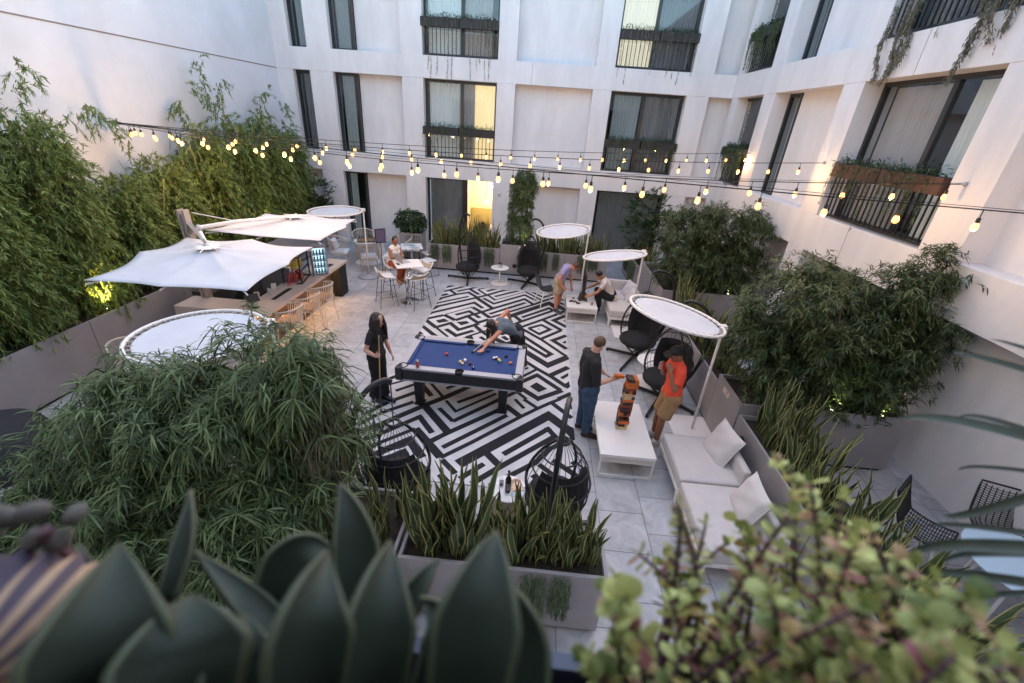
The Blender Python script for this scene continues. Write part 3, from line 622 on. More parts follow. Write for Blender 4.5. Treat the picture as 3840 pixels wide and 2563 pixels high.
u1=thing('cantilever_parasol','large white stretched parasol nearest the camera over the near end of the bar','parasol',(-6.6,7.9,0),0,'white cantilever parasols over the bar')
canopy(u1,[(-6.07,5.21,2.2),(-6.42,7.55,2.2),(-4.07,7.61,2.2),(-3.87,5.32,2.2)],[(-6.42,6.52,2.21),(-5.31,7.76,2.21),(-3.93,6.53,2.21),(-5.01,5.2,2.21)],(-5.25,6.55,2.36),(-6.6,7.9,0))
MB().tube([(.0,-.02,2.2),(.35,-.38,2.46),(1.32,-1.33,2.43)],[.05,.045,.035],4).build('arm',M['mast'],u1)
MB().tube([(.98,-.97,2.5),(1.35,-1.35,2.40)],.03,6).build('arm_bracket',M['whitem'],u1)
m_=MB()
for dx in (-.055,.055):
    m_.add([(dx+a*.018+z*-.02,b*.07,z) for z in (0,2.62) for a,b in ((-1,-1),(1,-1),(1,1),(-1,1))],[(0,1,5,4),(1,2,6,5),(2,3,7,6),(3,0,4,7),(4,5,6,7)])
m_.build('mast',M['mast'],u1);MB().tube([(-.02,0,0),(-.05,0,2.55)],.045,8).build('mast_core',M['mast'],u1);MB().lathe([(.3,0),(.3,.04),(.08,.07)],n=24).build('base_plate',M['mast'],u1)
u2=thing('cantilever_parasol','large white stretched parasol behind the first one over the far end of the bar','parasol',(-6.55,8.02,0),0,'white cantilever parasols over the bar')
canopy(u2,[(-6.50,8.134,2.2),(-6.354,9.949,2.2),(-4.257,10.116,2.2),(-4.148,8.06,2.2)],[(-6.55,9.08,2.21),(-5.44,10.2,2.21),(-4.12,9.24,2.21),(-5.37,7.99,2.21)],(-5.28,9.25,2.33),(-6.55,8.02,0))
MB().tube([(.06,.0,2.27),(.5,.45,2.33),(1.3,1.22,2.36)],[.045,.042,.03],8).build('arm',M['whitem'],u2,smooth=True)
MB().ell((.05,0,2.27),(.07,.03,.06)).build('arm_joint',M['whitem'],u2,smooth='all');MB().tube([(.05,.02,2.25),(.08,.03,2.05)],.018,6).build('crank',M['whitem'],u2)
MB().tube([(-.02,.0,2.55),(.55,.5,2.32)],.009,5).build('stay_cable',M['whitem'],u2)
# ------------------------------------------------------------------ round tilted sun shades
def shade(pole,zp,far,lab,D=1.5,base='slab',grp='round tilted sun shades',tw=0):
    px,py=pole;a=Vector((px,py,zp));b=Vector(far);ax=(b-a).normalized();c=a+ax*(D/2+.03);side=Vector((0,0,1)).cross(ax).normalized();nn=ax.cross(side).normalized();side=(side*math.cos(tw)-nn*math.sin(tw)).normalized();nn=ax.cross(side).normalized()
    if nn.z<0: nn=-nn
    t=thing('sun_shade',lab,'sun shade',(px,py,0),0,grp);o=Vector((px,py,0));N_=64;r=D/2
    P=lambda a_,q,h=0: c+ax*math.cos(a_)*q+side*math.sin(a_)*q+nn*h-o
    MB().tube([P(2*PI*k/N_,r) for k in range(N_)],.022,8,closed=True).build('rim',M['whitem'],t,smooth='all')
    v=[P(0,0,-.05)];f=[];rings=[.3,.6,.8,.9,.905]
    for q in rings:
        for k in range(N_): v.append(P(2*PI*k/N_,r*q*(1-(.012 if k%2 and q>.85 else 0)),-.05*(1-q*q)))
    for k in range(N_):
        f.append((0,1+k,1+(k+1)%N_))
        for i in range(len(rings)-1): f.append((1+i*N_+k,1+(i+1)*N_+k,1+(i+1)*N_+(k+1)%N_,1+i*N_+(k+1)%N_))
    cv=MB().add(v,f).build('shade_fabric',M['canvas'],t,smooth='all')
    l=MB()
    for k in range(36):
        a0=2*PI*k/36;a1=2*PI*(k+.45)/36
        l.tube([P(a0,r*.875,.006),P(a0,r*1.03,.012),P(a1,r*1.03,-.012),P(a1,r*.9,-.01)],.005,4)
    l.build('lacing',mat('lacing',(.5,.5,.5),.8),cv)
    MB().tube([(0,0,0.03),(0,0,zp)],.021,10).build('pole',M['whitem'],t,smooth='all')
    MB().box(-.045,.045,-.045,.045,zp-.05,zp+.035).build('bracket',M['whitem'],t)
    if base=='slab': MB().box(-.36,.36,-.36,.36,0,.035).build('base_slab',M['whitem'],t,bev=.006)
    else: MB().lathe([(.3,0),(.31,.03),(.26,.05),(.13,.07),(.05,.1),(.03,.3)],n=32).build('base_disc',M['chromeb'],t,smooth=True)
M['chromeb']=mat('brushed_metal',(.42,.42,.45),.4,metal=.5)
shade((2.92,6.13),1.93,(1.38,6.15,2.22),'round white tilted sun shade on a pole in front of the red shirted man',D=1.42,tw=-.05)
shade((2.44,9.83),2.05,(1.03,9.4,1.88),'round white tilted sun shade over the far sofa, second from the left',D=1.36,tw=-.16)
shade((1.375,11.76),2.1,(.024,11.4,1.9),'round white tilted sun shade in front of the back snake plants',D=1.38)
shade((-4.95,12.3),1.98,(-6.15,11.55,1.95),'round white sun shade on a metal disc base by the chess table',base='disc',D=1.42)
shade((-3.3,4.85),2.0,(-4.44,3.9,2.0),'round white sun shade nearest the left planter, half behind the drooping shrub',D=1.44)
# ------------------------------------------------------------------ hanging egg chairs
M['wick']=mat('black_wicker',(.014,.014,.016),.5);M['blkc']=mat('black_cushion',(.012,.012,.014),.9,bump=.4,bs=30)
def egg(loc,ang_open,pole_ang,arms,lab,pole_r=.62,hgt=1.98,cz=.95,h=.72,w_=.47,cush=True,arch=1):
    t=thing('hanging_egg_chair',lab,'hanging chair',loc,0,'black hanging egg chairs')
    for dx,dy in arms:
        L_=math.hypot(dx,dy);u=Vector((dx/L_,dy/L_,0));q=MB().tube([(0,0,.05),tuple(u*L_+Vector((0,0,.05)))],.032,4,sq=(0,0,1));q.tube([tuple(u*(L_-.02)+Vector((0,0,.05))),tuple(u*(L_-.02))],.03,4)
        q.build('leg',M['blackm'],t)
    d=Vector((math.cos(pole_ang),math.sin(pole_ang),0));pts=[]
    for s,z in ((.0,.07),(.35,.2),(.78,.55),(1,1.0),(1,1.45),(.85,1.8),(.5,1.97),(.12,1.985),(0,1.93)): pts.append(d*pole_r*s+Vector((0,0,z*hgt/1.98)))
    # smooth
    for _ in range(2):
        np_=[pts[0]]
        for a,b in zip(pts,pts[1:]): np_+=[a.lerp(b,.25),a.lerp(b,.75)]
        np_.append(pts[-1]);pts=np_
    MB().tube(pts,.03,10).build('curved_post',M['blackm'],t,smooth='all')
    top=cz+h*.88
    ch=MB();zz=pts[-1].z
    for k in range(int((zz-top)/.03)+1): ch.tube([(.006*(k%2),0,zz-k*.03),(-.006*(k%2),0,zz-k*.03-.035)],.007,5)
    ch.build('chain',M['blackm'],t)
    # shell; polar angle a around vertical, opening centred on ang_open
    def prof(s): # s 0 bottom..1 top
        z=cz-h+2*h*s*.94;r=w_*math.sin(PI*min(1,s*.93+.05))**.62*(1-.22*s);return r,z
    shell=MB();op=1.02
    def pt(a,s,dr=0):
        r,z=prof(s);r+=dr;return (r*math.cos(a),r*math.sin(a),z)
    for k in range(19):
        a=ang_open+op+(2*PI-2*op)*k/18;pts=[pt(a,s/14) for s in range(0,15)];shell.tube(pts,.0035,4)
    shell.build('wire_shell',M['wick'],t)
    fr=MB()
    for s in (.16,.32,.5,.68,.84):
        fr.tube([pt(ang_open+op*(1 if s>.2 else .0)+(2*PI-2*op*(1 if s>.2 else 0))*k/28,s) for k in range(29)],.010 if s not in(.5,) else .013,6)
    for sg in (-1,1): fr.tube([pt(ang_open+sg*op*min(1,(s/14)*4),s/14) for s in range(0,15)],.018,8)
    fr.tube([(.07*math.cos(k*.63),.07*math.sin(k*.63),cz+h*.87) for k in range(10)],.018,6,closed=True);fr.build('basket_frame',M['wick'],t)
    if cush:
        cu=MB();R_=Matrix.Rotation(ang_open,3,'Z');cu.ell((.03*math.cos(ang_open),.03*math.sin(ang_open),cz-h*.62),(w_*.86,w_*.86,.15),None,20,10);cu.build('seat_cushion',M['blkc'],t,smooth='all')
        v=[];f=[];n,k=16,10
        for th in (0,.09):
            for i in range(k+1):
                for j in range(n+1):
                    a=ang_open+PI+(-1.25+2.5*j/n);s=.18+.55*i/k;e=(1-(2*j/n-1)**8)*(1-(2*i/k-1)**8);v.append(pt(a,s,-.02-th*e**.5-.012*(math.sin(j*1.6)*math.sin(i*1.3) if th else 0)))
        N1=(n+1)*(k+1)
        for i in range(k):
            for j in range(n):
                q=(i*(n+1)+j,i*(n+1)+j+1,(i+1)*(n+1)+j+1,(i+1)*(n+1)+j);f.append(q);f.append(tuple(N1+x for x in q[::-1]))
        cu=MB().add(v,f);cu.build('back_cushion',M['blkc'],t,smooth='all')
    return t
egg((-2.0,12.82,0),-PI*.80,PI*.86,[(-.65,.08),(.62,.12),(.06,-.62),(-.05,.45)],'black hanging egg chair at the back left, beside the plant table',pole_r=.34,cz=.85,h=.7,w_=.43)
egg((-.16,12.9,0),-PI*.5,-PI*.02,[(-.62,.15),(-.15,-.6),(.32,-.17),(.05,.55)],'black hanging egg chair at the back, right of the plant table',pole_r=.42,cz=.85,h=.7,w_=.42)
egg((2.40,8.62,0),-PI*.72,PI*.05,[(-.6,.2),(-.42,-.72),(.55,-.15),(.3,.62)],'black hanging egg chair on the right, its top hidden by the sun shade',pole_r=.58,cz=.88,h=.72,w_=.46)
egg((2.60,7.05,0),-PI*.75,-PI*.1,[(-.42,.25),(-.40,-.70),(.48,-.48),(.2,.6)],'black hanging egg chair directly behind the red shirted man',pole_r=.52,cz=.86,h=.7,w_=.46)
egg((.50,3.82,0),PI*.62,-PI*.56,[(-.55,.15),(.1,-.5),(.5,.1),(-.05,.6)],'black hanging egg chair seen from behind, right of the wine table',pole_r=.5,cz=.86,h=.6,w_=.42)
egg((-1.42,3.85,0),PI*.45,-PI*.72,[(-.55,.1),(.1,-.45),(.5,.1),(0,.5)],'black hanging egg chair partly hidden by the drooping shrub and snake plants',pole_r=.5,cz=.86,h=.6,w_=.44)
# ------------------------------------------------------------------ small round tables
def rtable(loc,r,h,lab,base='disc',grp='small round white tables'):
    t=thing('side_table',lab,'side table',loc,0,grp);MB().lathe([(.001,h-.022),(r-.012,h-.022),(r,h-.012),(r,h-.004),(r-.004,h),(.001,h)],n=40,cap=False).build('table_top',M['whitem'],t,smooth=True)
    if base=='disc':
        MB().lathe([(r,0),(r,.008),(r-.02,.014),(.03,.02)],n=36).build('base_disc',M['whitem'],t,smooth=True);MB().tube([(0,0,.018),(0,0,h-.02)],.022,12).build('stem',M['whitem'],t,smooth='all')
    elif base=='chrome':
        MB().lathe([(.27,0),(.27,.012),(.2,.02),(.04,.03)],n=36).build('base_disc',M['chrome'],t,smooth=True);MB().tube([(0,0,.018),(0,0,h-.02)],.03,12).build('stem',M['chrome'],t,smooth='all')
    else:
        for k in range(10):
            a=k*PI/5;q=MB().obox((math.cos(a)*r*.86,math.sin(a)*r*.86,(h-.03)/2),(.02,r*.48,h-.03),rotm(0,0,a));q.build('slat',mat('slat_beige',(.42,.34,.28),.7) if k==0 else bpy.data.materials['slat_beige'],t)
    return t
rtable((-1.02,12.72,0),.27,.5,'round white pedestal table holding a potted plant between the two back egg chairs')
rtable((2.47,7.58,0),.29,.5,'round white pedestal table between the two right hand egg chairs')
rtable((-.07,3.91,0),.22,.5,'round white slatted drum table with a wine bottle and magazines','slat')
# potted plant
t=thing('potted_plant','small leafy plant in a pale pot on the back pedestal table','potted plant',(-1.02,12.72,.5));MB().lathe([(.05,0),(.06,.11),(.05,.11),(.045,.02)],n=18).build('pot',mat('pot',(.5,.45,.35),.7),t,smooth=True)
PP_=t
# wine bottle, magazines, glass
t=thing('wine_bottle','dark wine bottle standing on the slatted round table','bottle',(-.075,3.86,.5));MB().lathe([(.034,0),(.037,.01),(.037,.19),(.03,.22),(.014,.25),(.013,.31),(.016,.312),(.016,.325),(.001,.326)],n=20).build('bottle_glass',mat('bottle_glass',(.02,.012,.008),.08),t,smooth='all')
MB().lathe([(.0375,.05),(.0375,.15)],n=20,cap=False).build('bottle_label',mat('label_paper',(.25,.22,.25),.7,var=.6,vs=40),t,smooth=True)
def pane(name,label,cat,loc,d,rz,m):
    o=MB().obox(loc,d,rotm(0,0,rz)).build(name,m);return tag(o,label,cat)
M['magpink']=mat('magazine_cover',(.5,.18,.42),.4,var=.9,vs=16,col2=(.6,.35,.2));M['magblue']=mat('magazine_cover_blue',(.5,.3,.4),.4,var=.9,vs=14,col2=(.4,.5,.7))
pane('magazine','pink and orange glossy magazine on the wine table','magazine',(.02,3.97,.506),(.15,.2,.01),.3,M['magpink']);pane('magazine','second glossy magazine fanned out under the pink one on the wine table','magazine',(.06,3.87,.503),(.15,.2,.006),-.4,M['magblue'])
glass(-.16,3.95,.5,'small dark red wine glass left of the bottle',(.1,.01,.02))
# ------------------------------------------------------------------ high table, stools, laptop
ht=thing('high_table','white square bar height table on a chrome disc base with the laptop','high table',(-3.24,10.68,0),math.radians(27));MB().box(-.34,.34,-.34,.34,1.022,1.05).build('table_top',M['whitem'],ht,bev=.008)
MB().lathe([(.27,0),(.27,.012),(.2,.02),(.04,.035)],n=36).build('base_disc',M['chrome'],ht,smooth=True);MB().tube([(0,0,.02),(0,0,1.02)],.032,12).build('stem',M['chrome'],ht,smooth='all')
M['wire']=mat('black_wire',(.01,.01,.011),.4);M['shell']=mat('white_shell',(.72,.70,.68),.6)
M['tan']=mat('tan_mesh',(.42,.34,.27),.8)
def stool():
    t=thing('bar_stool','','bar stool')
    v=[];f=[];n=12
    def S(u,w_):  # u across -1..1, w front(-1)->back(1)
        x=u*.235*(1-.12*max(0,w_));y=w_*.2;z=.755+.02*u*u+ (max(0,w_-.25)**1.5)*.22+.06*abs(u)**3*(w_+1)/2;return (x,y,z)
    for th in (0,-.012):
        for i in range(n+1):
            for j in range(n+1): a=S(i/n*2-1,j/n*2-1);v.append((a[0],a[1],a[2]+th))
    N1=(n+1)**2
    for i in range(n):
        for j in range(n):
            q=(i*(n+1)+j,(i+1)*(n+1)+j,(i+1)*(n+1)+j+1,i*(n+1)+j+1);f.append(q);f.append(tuple(N1+x for x in q[::-1]))
    MB().add(v,f).build('seat_shell',M['tan'],t,smooth='all')
    MB().rbox((0,-.02,.775),(.36,.32,.03),.014,puff=.008).build('seat_pad',M['shell'],t,smooth='all')
    r=MB();pts=[]
    for k in range(40):
        a=k/40*4;s,fr=int(a),a-int(a);u,w_=[(-1+2*fr,-1),(1,-1+2*fr),(1-2*fr,1),(-1,1-2*fr)][s];p=S(u*.99,w_*.99);pts.append((p[0],p[1],p[2]))
    r.tube(pts,.013,6,closed=True);r.build('seat_rim',M['shell'],t,smooth='all')
    for sx in (-1,1):
        for sy in (-1,1): MB().tube([(sx*.16,sy*.14,.75),(sx*.25,sy*.23,0)],.0085,6).build('leg',M['wire'],t)
    fz=.27;q=MB();c=[(sx*.22,sy*.2,fz) for sx,sy in ((-1,-1),(1,-1),(1,1),(-1,1))]
    q.tube(c,.007,5,closed=True);q.build('foot_rail',M['wire'],t);return t
s0=stool();ST_=[((-3.74,10.34,0),-2.45+PI/2*0,'white bar stool nearest the camera on the left of the high table'),((-2.92,10.36,0),2.62,'white bar stool nearest the camera on the right of the high table'),((-2.98,11.12,0),-.5,'white bar stool on the far right side of the high table'),((-3.82,11.26,0),.5,'white bar stool the woman with the laptop sits on')]
tcx,tcy=-3.24,10.68
for i,(l,a,lab) in enumerate(ST_):
    ang=math.atan2(tcy-l[1],tcx-l[0])+PI/2+PI*0
    if i==0: s0.location=l;s0.rotation_euler=(0,0,ang);s0['label']=lab;s0['group']='white bar stools'
    else: dup(s0,l,ang,lab)
s0['group']='white bar stools'
lp=thing('laptop','open silver laptop on the white high table','laptop',(-3.38,10.78,1.052),math.radians(-52))
M['alu']=mat('laptop_metal',(.5,.48,.5),.4,metal=.3)
MB().box(-.16,.16,-.11,.11,0,.014).build('keyboard_base',M['alu'],lp,bev=.004);R_=rotm(math.radians(-78) ,0,0)
sc=MB().obox((0,.145,.115),(.33,.008,.225),rotm(-.28,0,0)).build('screen_lid',M['alu'],lp,bev=.003)
lp.rotation_euler=(0,0,math.radians(-42)+PI)
pane('phone','dark phone lying beside the laptop on the high table','phone',(-3.45,10.52,1.056),(.07,.14,.008),.6,M['blk'])
# ------------------------------------------------------------------ low wire chairs, table
def wirechair(mcol,pad):
    t=thing('wire_chair','','chair');w_=MB()
    for i in range(9):
        u=-1+i/4;w_.tube([(u*.21,-.2,.45),(u*.2,.16,.44),(u*.21,.22,.5),(u*.22,.3,.82+.0*abs(u))],.004,4)
    for z,y in ((.5,.22),(.6,.245),(.7,.27),(.8,.295)): w_.tube([(u*.215,y,z) for u in (-1,-.5,0,.5,1)],.004,4)
    w_.build('wire_back',mcol,t);f=MB();f.tube([(-.22,-.22,.45),(-.215,.2,.46),(-.225,.3,.83),(.225,.3,.83),(.215,.2,.46),(.22,-.22,.45)],.008,6,closed=True);f.build('frame',mcol,t)
    for s in (-1,1): MB().tube([(s*.17,-.15,.44),(s*.23,-.22,.01),(s*.23,.24,.01),(s*.17,.13,.44)],.008,6).build('leg',mcol,t)
    MB().rbox((0,-.02,.465),(.42,.4,.035),.016,puff=.01).build('seat_pad',pad,t,smooth='all');return t
t2=thing('square_table','white square low table with open magazines by the back planter','table',(-3.93,13.42,0),math.radians(20));MB().box(-.33,.33,-.33,.33,.715,.74).build('table_top',M['whitem'],t2,bev=.006);MB().tube([(0,0,.02),(0,0,.715)],.03,10).build('stem',M['chrome'],t2);MB().lathe([(.25,0),(.25,.012),(.04,.03)],n=30).build('base_disc',M['chrome'],t2,smooth=True)
pane('magazine','open colourful magazine on the low square table','magazine',(-4.02,13.5,.746),(.34,.24,.008),.3,M['magblue']);pane('magazine','folded white and blue magazine near the edge of the low square table','magazine',(-3.8,13.25,.745),(.28,.2,.007),-.5,M['magblue'])
wc=wirechair(M['wire'],M['shell']);wc.location=(-3.28,12.95,0);wc.rotation_euler=(0,0,-2.2+PI*.5);wc['label']='black wire chair with pale seat pad nearest the low square table, right side';wc['group']='wire chairs round the low table'
dup(wc,(-3.42,13.75,0),-.85,'black wire chair with pale seat pad behind the low square table')
dup(wc,(-4.05,14.0,0),.25,'dark wire chair at the back of the low square table by the leafy shrub box')
wc2=wirechair(M['whitem'],M['shell']);wc2.location=(-4.55,13.15,0);wc2.rotation_euler=(0,0,1.6);wc2['label']='white wire chair left of the low square table';wc2['group']='wire chairs round the low table'
# sign stand
t=thing('menu_stand','thin black stand with a small dark framed menu board','sign',(-4.6,12.55,0));MB().tube([(0,0,.01),(0,0,1.1)],.012,8).build('post',M['blackm'],t);MB().box(-.16,.16,-.012,.012,1.0,1.42).build('board_frame',M['blackm'],t,bev=.004);MB().box(-.135,.135,-.0145,-.0125,1.03,1.39).build('board',mat('menu_board',(.12,.09,.16),.3),t);MB().box(-.14,.14,-.14,.14,0,.012).build('base',M['blackm'],t);t.rotation_euler=(0,0,.7)
# ------------------------------------------------------------------ rattan armchairs + chess
M['rat']=mat('pale_rattan',(.60,.53,.46),.8);M['ratt']=mat('tan_rattan',(.48,.36,.27),.8);M['wpad']=mat('white_pad',(.62,.66,.72),.9,bump=.3,bs=120)
def armchair(mr):
    t=thing('rattan_armchair','','armchair');v=[];f=[]
    def E(a,s): # a: angle round the back -1..1 ; s 0..1 up
        A=a*2.15;r=.30+.05*s;top=.45+.42*(.5+.5*math.cos(A))**.9+.17*(1-(.5+.5*math.cos(A)));z=.36+(top-.36)*s;return (r*math.sin(A)*1.02,r*math.cos(A)*.95,z)
    w_=MB()
    for k in range(31): a=-1+2*k/30;w_.tube([E(a,s/4) for s in range(5)],.006,4)
    for s in (.25,.5,.75): w_.tube([E(-1+2*k/30,s) for k in range(31)],.0035,4)
    w_.build('woven_shell',mr,t);r=MB();r.tube([E(-1+2*k/30,1) for k in range(31)],.018,8);r.tube([E(-1+2*k/30,0) for k in range(31)]+[(-.25,-.26,.36),(.25,-.26,.36)][::1],.014,6,closed=True);r.build('rim',mr,t,smooth='all')
    MB().rbox((0,-.02,.40),(.5,.5,.09),.04,puff=.02).build('seat_cushion',M['wpad'],t,smooth='all')
    for sx in (-1,1):
        for sy in (-1,1): MB().tube([(sx*.2,sy*.2,.36),(sx*.27,sy*.26,0)],[.016,.011],6).build('leg',mr,t)
    return t
a0=armchair(M['rat']);a0.location=(-6.25,13.35,0);a0.rotation_euler=(0,0,1.75);a0['label']='pale rattan armchair with white cushion left of the chess table';a0['group']='rattan armchairs'
pillow((-6.42,13.4,.62),(.36,.36,.13),rotm(0,1.2,.1),'white cushion standing on the rattan armchair left of the chess table',None,'wpad')
dup(a0,(-5.85,14.35,0),.35,'pale rattan armchair behind the chess table against the glass door')
a1=armchair(M['ratt']);a1.location=(-5.2,13.05,0);a1.rotation_euler=(0,0,PI+.45);a1['label']='tan rattan armchair seen from behind at the chess table';a1['group']='rattan armchairs'
dup(a0,(-4.5,14.25,0),-.4,'small pale rattan armchair just left of the square planter')
ct=rtable((-5.5,13.72,0),.4,.72,'round white table holding the wooden chess board',grp='round tables')
t=thing('chess_board','wooden chess board with dark pieces along one edge on the round table','chess board',(-5.5,13.7,.722),.35)
MB().box(-.27,.27,-.27,.27,0,.03).build('board_frame',M['dkwood'],t,bev=.003);q=MB()
for i in range(8):
    for j in range(8):
        if (i+j)%2: q.add([(-.24+i*.06,-.24+j*.06,.0312),(-.18+i*.06,-.24+j*.06,.0312),(-.18+i*.06,-.18+j*.06,.0312),(-.24+i*.06,-.18+j*.06,.0312)],[(0,1,2,3)])
MB().box(-.24,.24,-.24,.24,.0302,.0306).build('light_squares',mat('light_wood',(.5,.33,.17),.5,var=.2,vs=30),t);q.build('dark_squares',M['dkwood'],t)
for i in range(8):
    MB().lathe([(.022,0),(.012,.03),(.01,.06),(.016,.075),(.001,.09)],(-.21+i*.06,.21,.0315),10).build('chess_piece',M['blk'],t,smooth='all')
    MB().lathe([(.02,0),(.01,.02),(.009,.035),(.014,.045),(.001,.058)],(-.21+i*.06,-.15,.0315),10).build('chess_piece',bpy.data.materials['light_wood'],t,smooth='all')
# black shell chair beside the purple shirted man
t=thing('shell_chair','black shell chair with white splayed legs behind the purple shirted man','chair',(.40,11.32,0),PI*.62);v=[];f=[];n=10
for i in range(n+1):
    for j in range(15):
        u=i/n*2-1;s=j/14
        if s<.5: y=-.22+s*.8;z=.45-.03*math.sin(s*2*PI)
        else: y=.18+.12*(s-.5)*2;z=.45+((s-.5)*2)**1.3*.42
        v.append((u*(.23-.03*s),y,z+.03*u*u))
for i in range(n):
    for j in range(14): a=i*15+j;f.append((a,a+15,a+16,a+1))
o=MB().add(v,f).build('seat_shell',mat('dark_shell',(.02,.022,.026),.4),t,smooth='all');o.modifiers.new('s','SOLIDIFY').thickness=.015
for sx in (-1,1):
    for sy in (-1,1): MB().tube([(sx*.15,sy*.13,.43),(sx*.25,sy*.24,0)],[.018,.012],8).build('leg',M['whitem'],t)
MB().tube([(-.17,-.15,.36),(.17,-.15,.36),(.17,.15,.36),(-.17,.15,.36)],.01,5,closed=True).build('stretcher',M['whitem'],t)
# black round daybed cover at the left edge
t=thing('covered_daybed','large black domed covered daybed at the left edge','daybed',(-6.80,3.92,0));MB().lathe([(.6,.02),(.62,.1),(.6,.36),(.5,.55),(.3,.66),(.001,.70)],n=40).build('cover',mat('daybed_fabric',(.02,.02,.026),.85,bump=.3,bs=20),t,smooth='all');MB().lathe([(.55,0),(.55,.03)],n=30).build('base',M['blk'],t)
# rope armchair + square table near left planter
a2=armchair(M['rat']);a2.location=(-6.45,5.9,0);a2.rotation_euler=(0,0,1.9);a2['label']='white rope armchair beside the left planter under the round shade';a2['group']='rope chairs'
dup(a2,(-4.95,4.3,0),PI+.4,'white rope armchair half hidden behind the drooping shrub')
t=thing('low_table','pale square low table between the rope armchair and the left planter','table',(-6.35,6.85,0));MB().box(-.35,.35,-.35,.35,.36,.4).build('table_top',M['warmwhite'],t,bev=.006)
for sx in (-1,1):
    for sy in (-1,1): MB().box(sx*.31-.02,sx*.31+.02,sy*.31-.02,sy*.31+.02,0,.36).build('leg',M['warmwhite'],t)
# ------------------------------------------------------------------ bar
M['stone']=mat('counter_stone',(.50,.42,.38),.45,var=.05,vs=5)
M['glow']=mat('warm_strip',(1,.8,.5),.5,emit=(1,.55,.2),es=45)
bar=thing('bar_counter','pale stone bar counter with black end panel and warm light strip underneath','bar counter',(-5.4,9.2,0));o_=bar.location
MB().box(-5.62,-4.99,7.3,11.0,.83,.9).build('counter_top',M['stone'],bar,off=o_,bev=.006);MB().box(-5.64,-5.28,7.3,10.55,0,.83).build('bar_body',mat('bar_panel',(.12,.08,.06),.6,var=.3,vs=20),bar,off=o_)
MB().box(-5.62,-5.02,10.56,10.98,0,.83).build('end_panel',M['blkm'],bar,off=o_,bev=.03);MB().box(-5.27,-5.24,7.35,10.5,.795,.825).build('light_strip',M['glow'],bar,off=o_)
MB().box(-6.9,-5.62,7.35,7.9,0,.88).build('side_counter',M['stone'],bar,off=o_);MB().box(-7.1,-6.65,8.1,11,0,.88).build('back_counter',mat('back_bar',(.05,.045,.045),.5),bar,off=o_)
MB().box(-5.34,-5.24,8.0,8.68,.9,.903).build('drain_tray',M['blk'],bar,off=o_);MB().box(-5.3,-5.14,10.3,10.55,.9,.903).build('bin_opening',M['blkm'],bar,off=o_)
fr=thing('display_fridge','small lit glass fronted drinks fridge on the bar counter','fridge',(-5.02,9.62,.9),math.radians(35));q=MB().box(-.17,.17,0,.3,0,.03);q.box(-.17,.17,0,.3,.67,.70);q.box(-.17,-.14,0,.3,.03,.67);q.box(.14,.17,0,.3,.03,.67);q.box(-.14,.14,.28,.3,.03,.67);q.build('case',M['silver'],fr)
MB().box(-.135,.135,.26,.275,.05,.65).build('light_panel',mat('cool_light',(.8,.95,1),.5,emit=(.55,.85,1),es=2.2),fr);MB().box(-.14,.14,-.004,.004,.03,.67).build('glass_door',M['glass'],fr)
rr=random.Random(2)
for z in (.05,.2,.35,.5):
    MB().box(-.135,.135,.02,.255,z-.006,z).build('shelf',M['silver'],fr)
    for k in range(4): MB().lathe([(.022,0),(.022,.09),(.01,.11),(.01,.13)],(-.1+k*.066,.1,z+.001),10).build('bottle',mat('fridge_bottle',(.2,.35,.4),.2) if (z==.05 and k==0) else bpy.data.materials['fridge_bottle'],fr)
gc=thing('snack_case','glass snack case with dark frame full of snack bags on the bar','display case',(-5.32,9.16,.9),math.radians(12));q=MB()
for x in (-.28,.1):
    for y in (-.2,.45): q.box(x-.012,x+.012,y-.012,y+.012,0,.62)
for y in (-.2,.45): q.box(-.28,.1,y-.012,y+.012,.6,.62);q.box(-.28,.1,y-.012,y+.012,0,.02)
for x in (-.28,.1): q.box(x-.012,x+.012,-.2,.45,.6,.62);q.box(x-.012,x+.012,-.2,.45,0,.02);q.box(x-.012,x+.012,-.2,.45,.28,.3)
q.build('frame',M['blk'],gc);MB().box(.094,.098,-.19,.44,.02,.6).build('side_glass',M['glass'],gc);MB().box(-.27,.09,-.204,-.2,.02,.6).build('front_glass',M['glass'],gc)
sb=[mat('snack_yellow',(.6,.42,.04),.35,var=.4,vs=20),mat('snack_red',(.45,.03,.03),.35,var=.4,vs=20),mat('snack_orange',(.6,.2,.03),.35,var=.4,vs=20)]
for i,(x,y,z,c) in enumerate([(-.18,-.1,.1,1),(-.05,-.1,.1,1),(-.18,.1,.1,1),(0,.1,.1,1),(-.18,-.05,.4,0),(-.04,-.08,.4,0),(-.18,.15,.4,2),(0,.12,.4,0),(-.12,.32,.4,0),(-.1,.3,.1,1)]): MB().rbox((x,y,z),(.1,.14,.17),.035,rotm(.2*(i%3-1),.2,.3*i),puff=.01).build('snack_bag',sb[c],gc,smooth='all')
t=thing('coffee_machine','black coffee machine on the bar behind the menu cards','coffee machine',(-5.95,8.3,.9-.0));MB().box(-.22,.22,-.2,.2,-.9,.0).build('cabinet',M['blkm'],t);MB().rbox((0,0,.22),(.4,.36,.42),.03).build('machine_body',M['blk'],t,smooth='all');MB().box(.12,.26,-.1,.1,.0,.03).build('drip_tray',M['chrome'],t)
o=MB().lathe([(.001,0),(.1,.004),(.13,.02),(.125,.022),(.09,.01),(.001,.008)],(-5.42,8.93,.901),24,cap=False).build('plate',M['whitem'],smooth='all');tag(o,'round pale plate of sliced fruit on the bar counter','plate')
t=thing('fruit_slices','pink and dark fruit slices piled on the plate on the bar','food',(-5.42,8.93,.91))
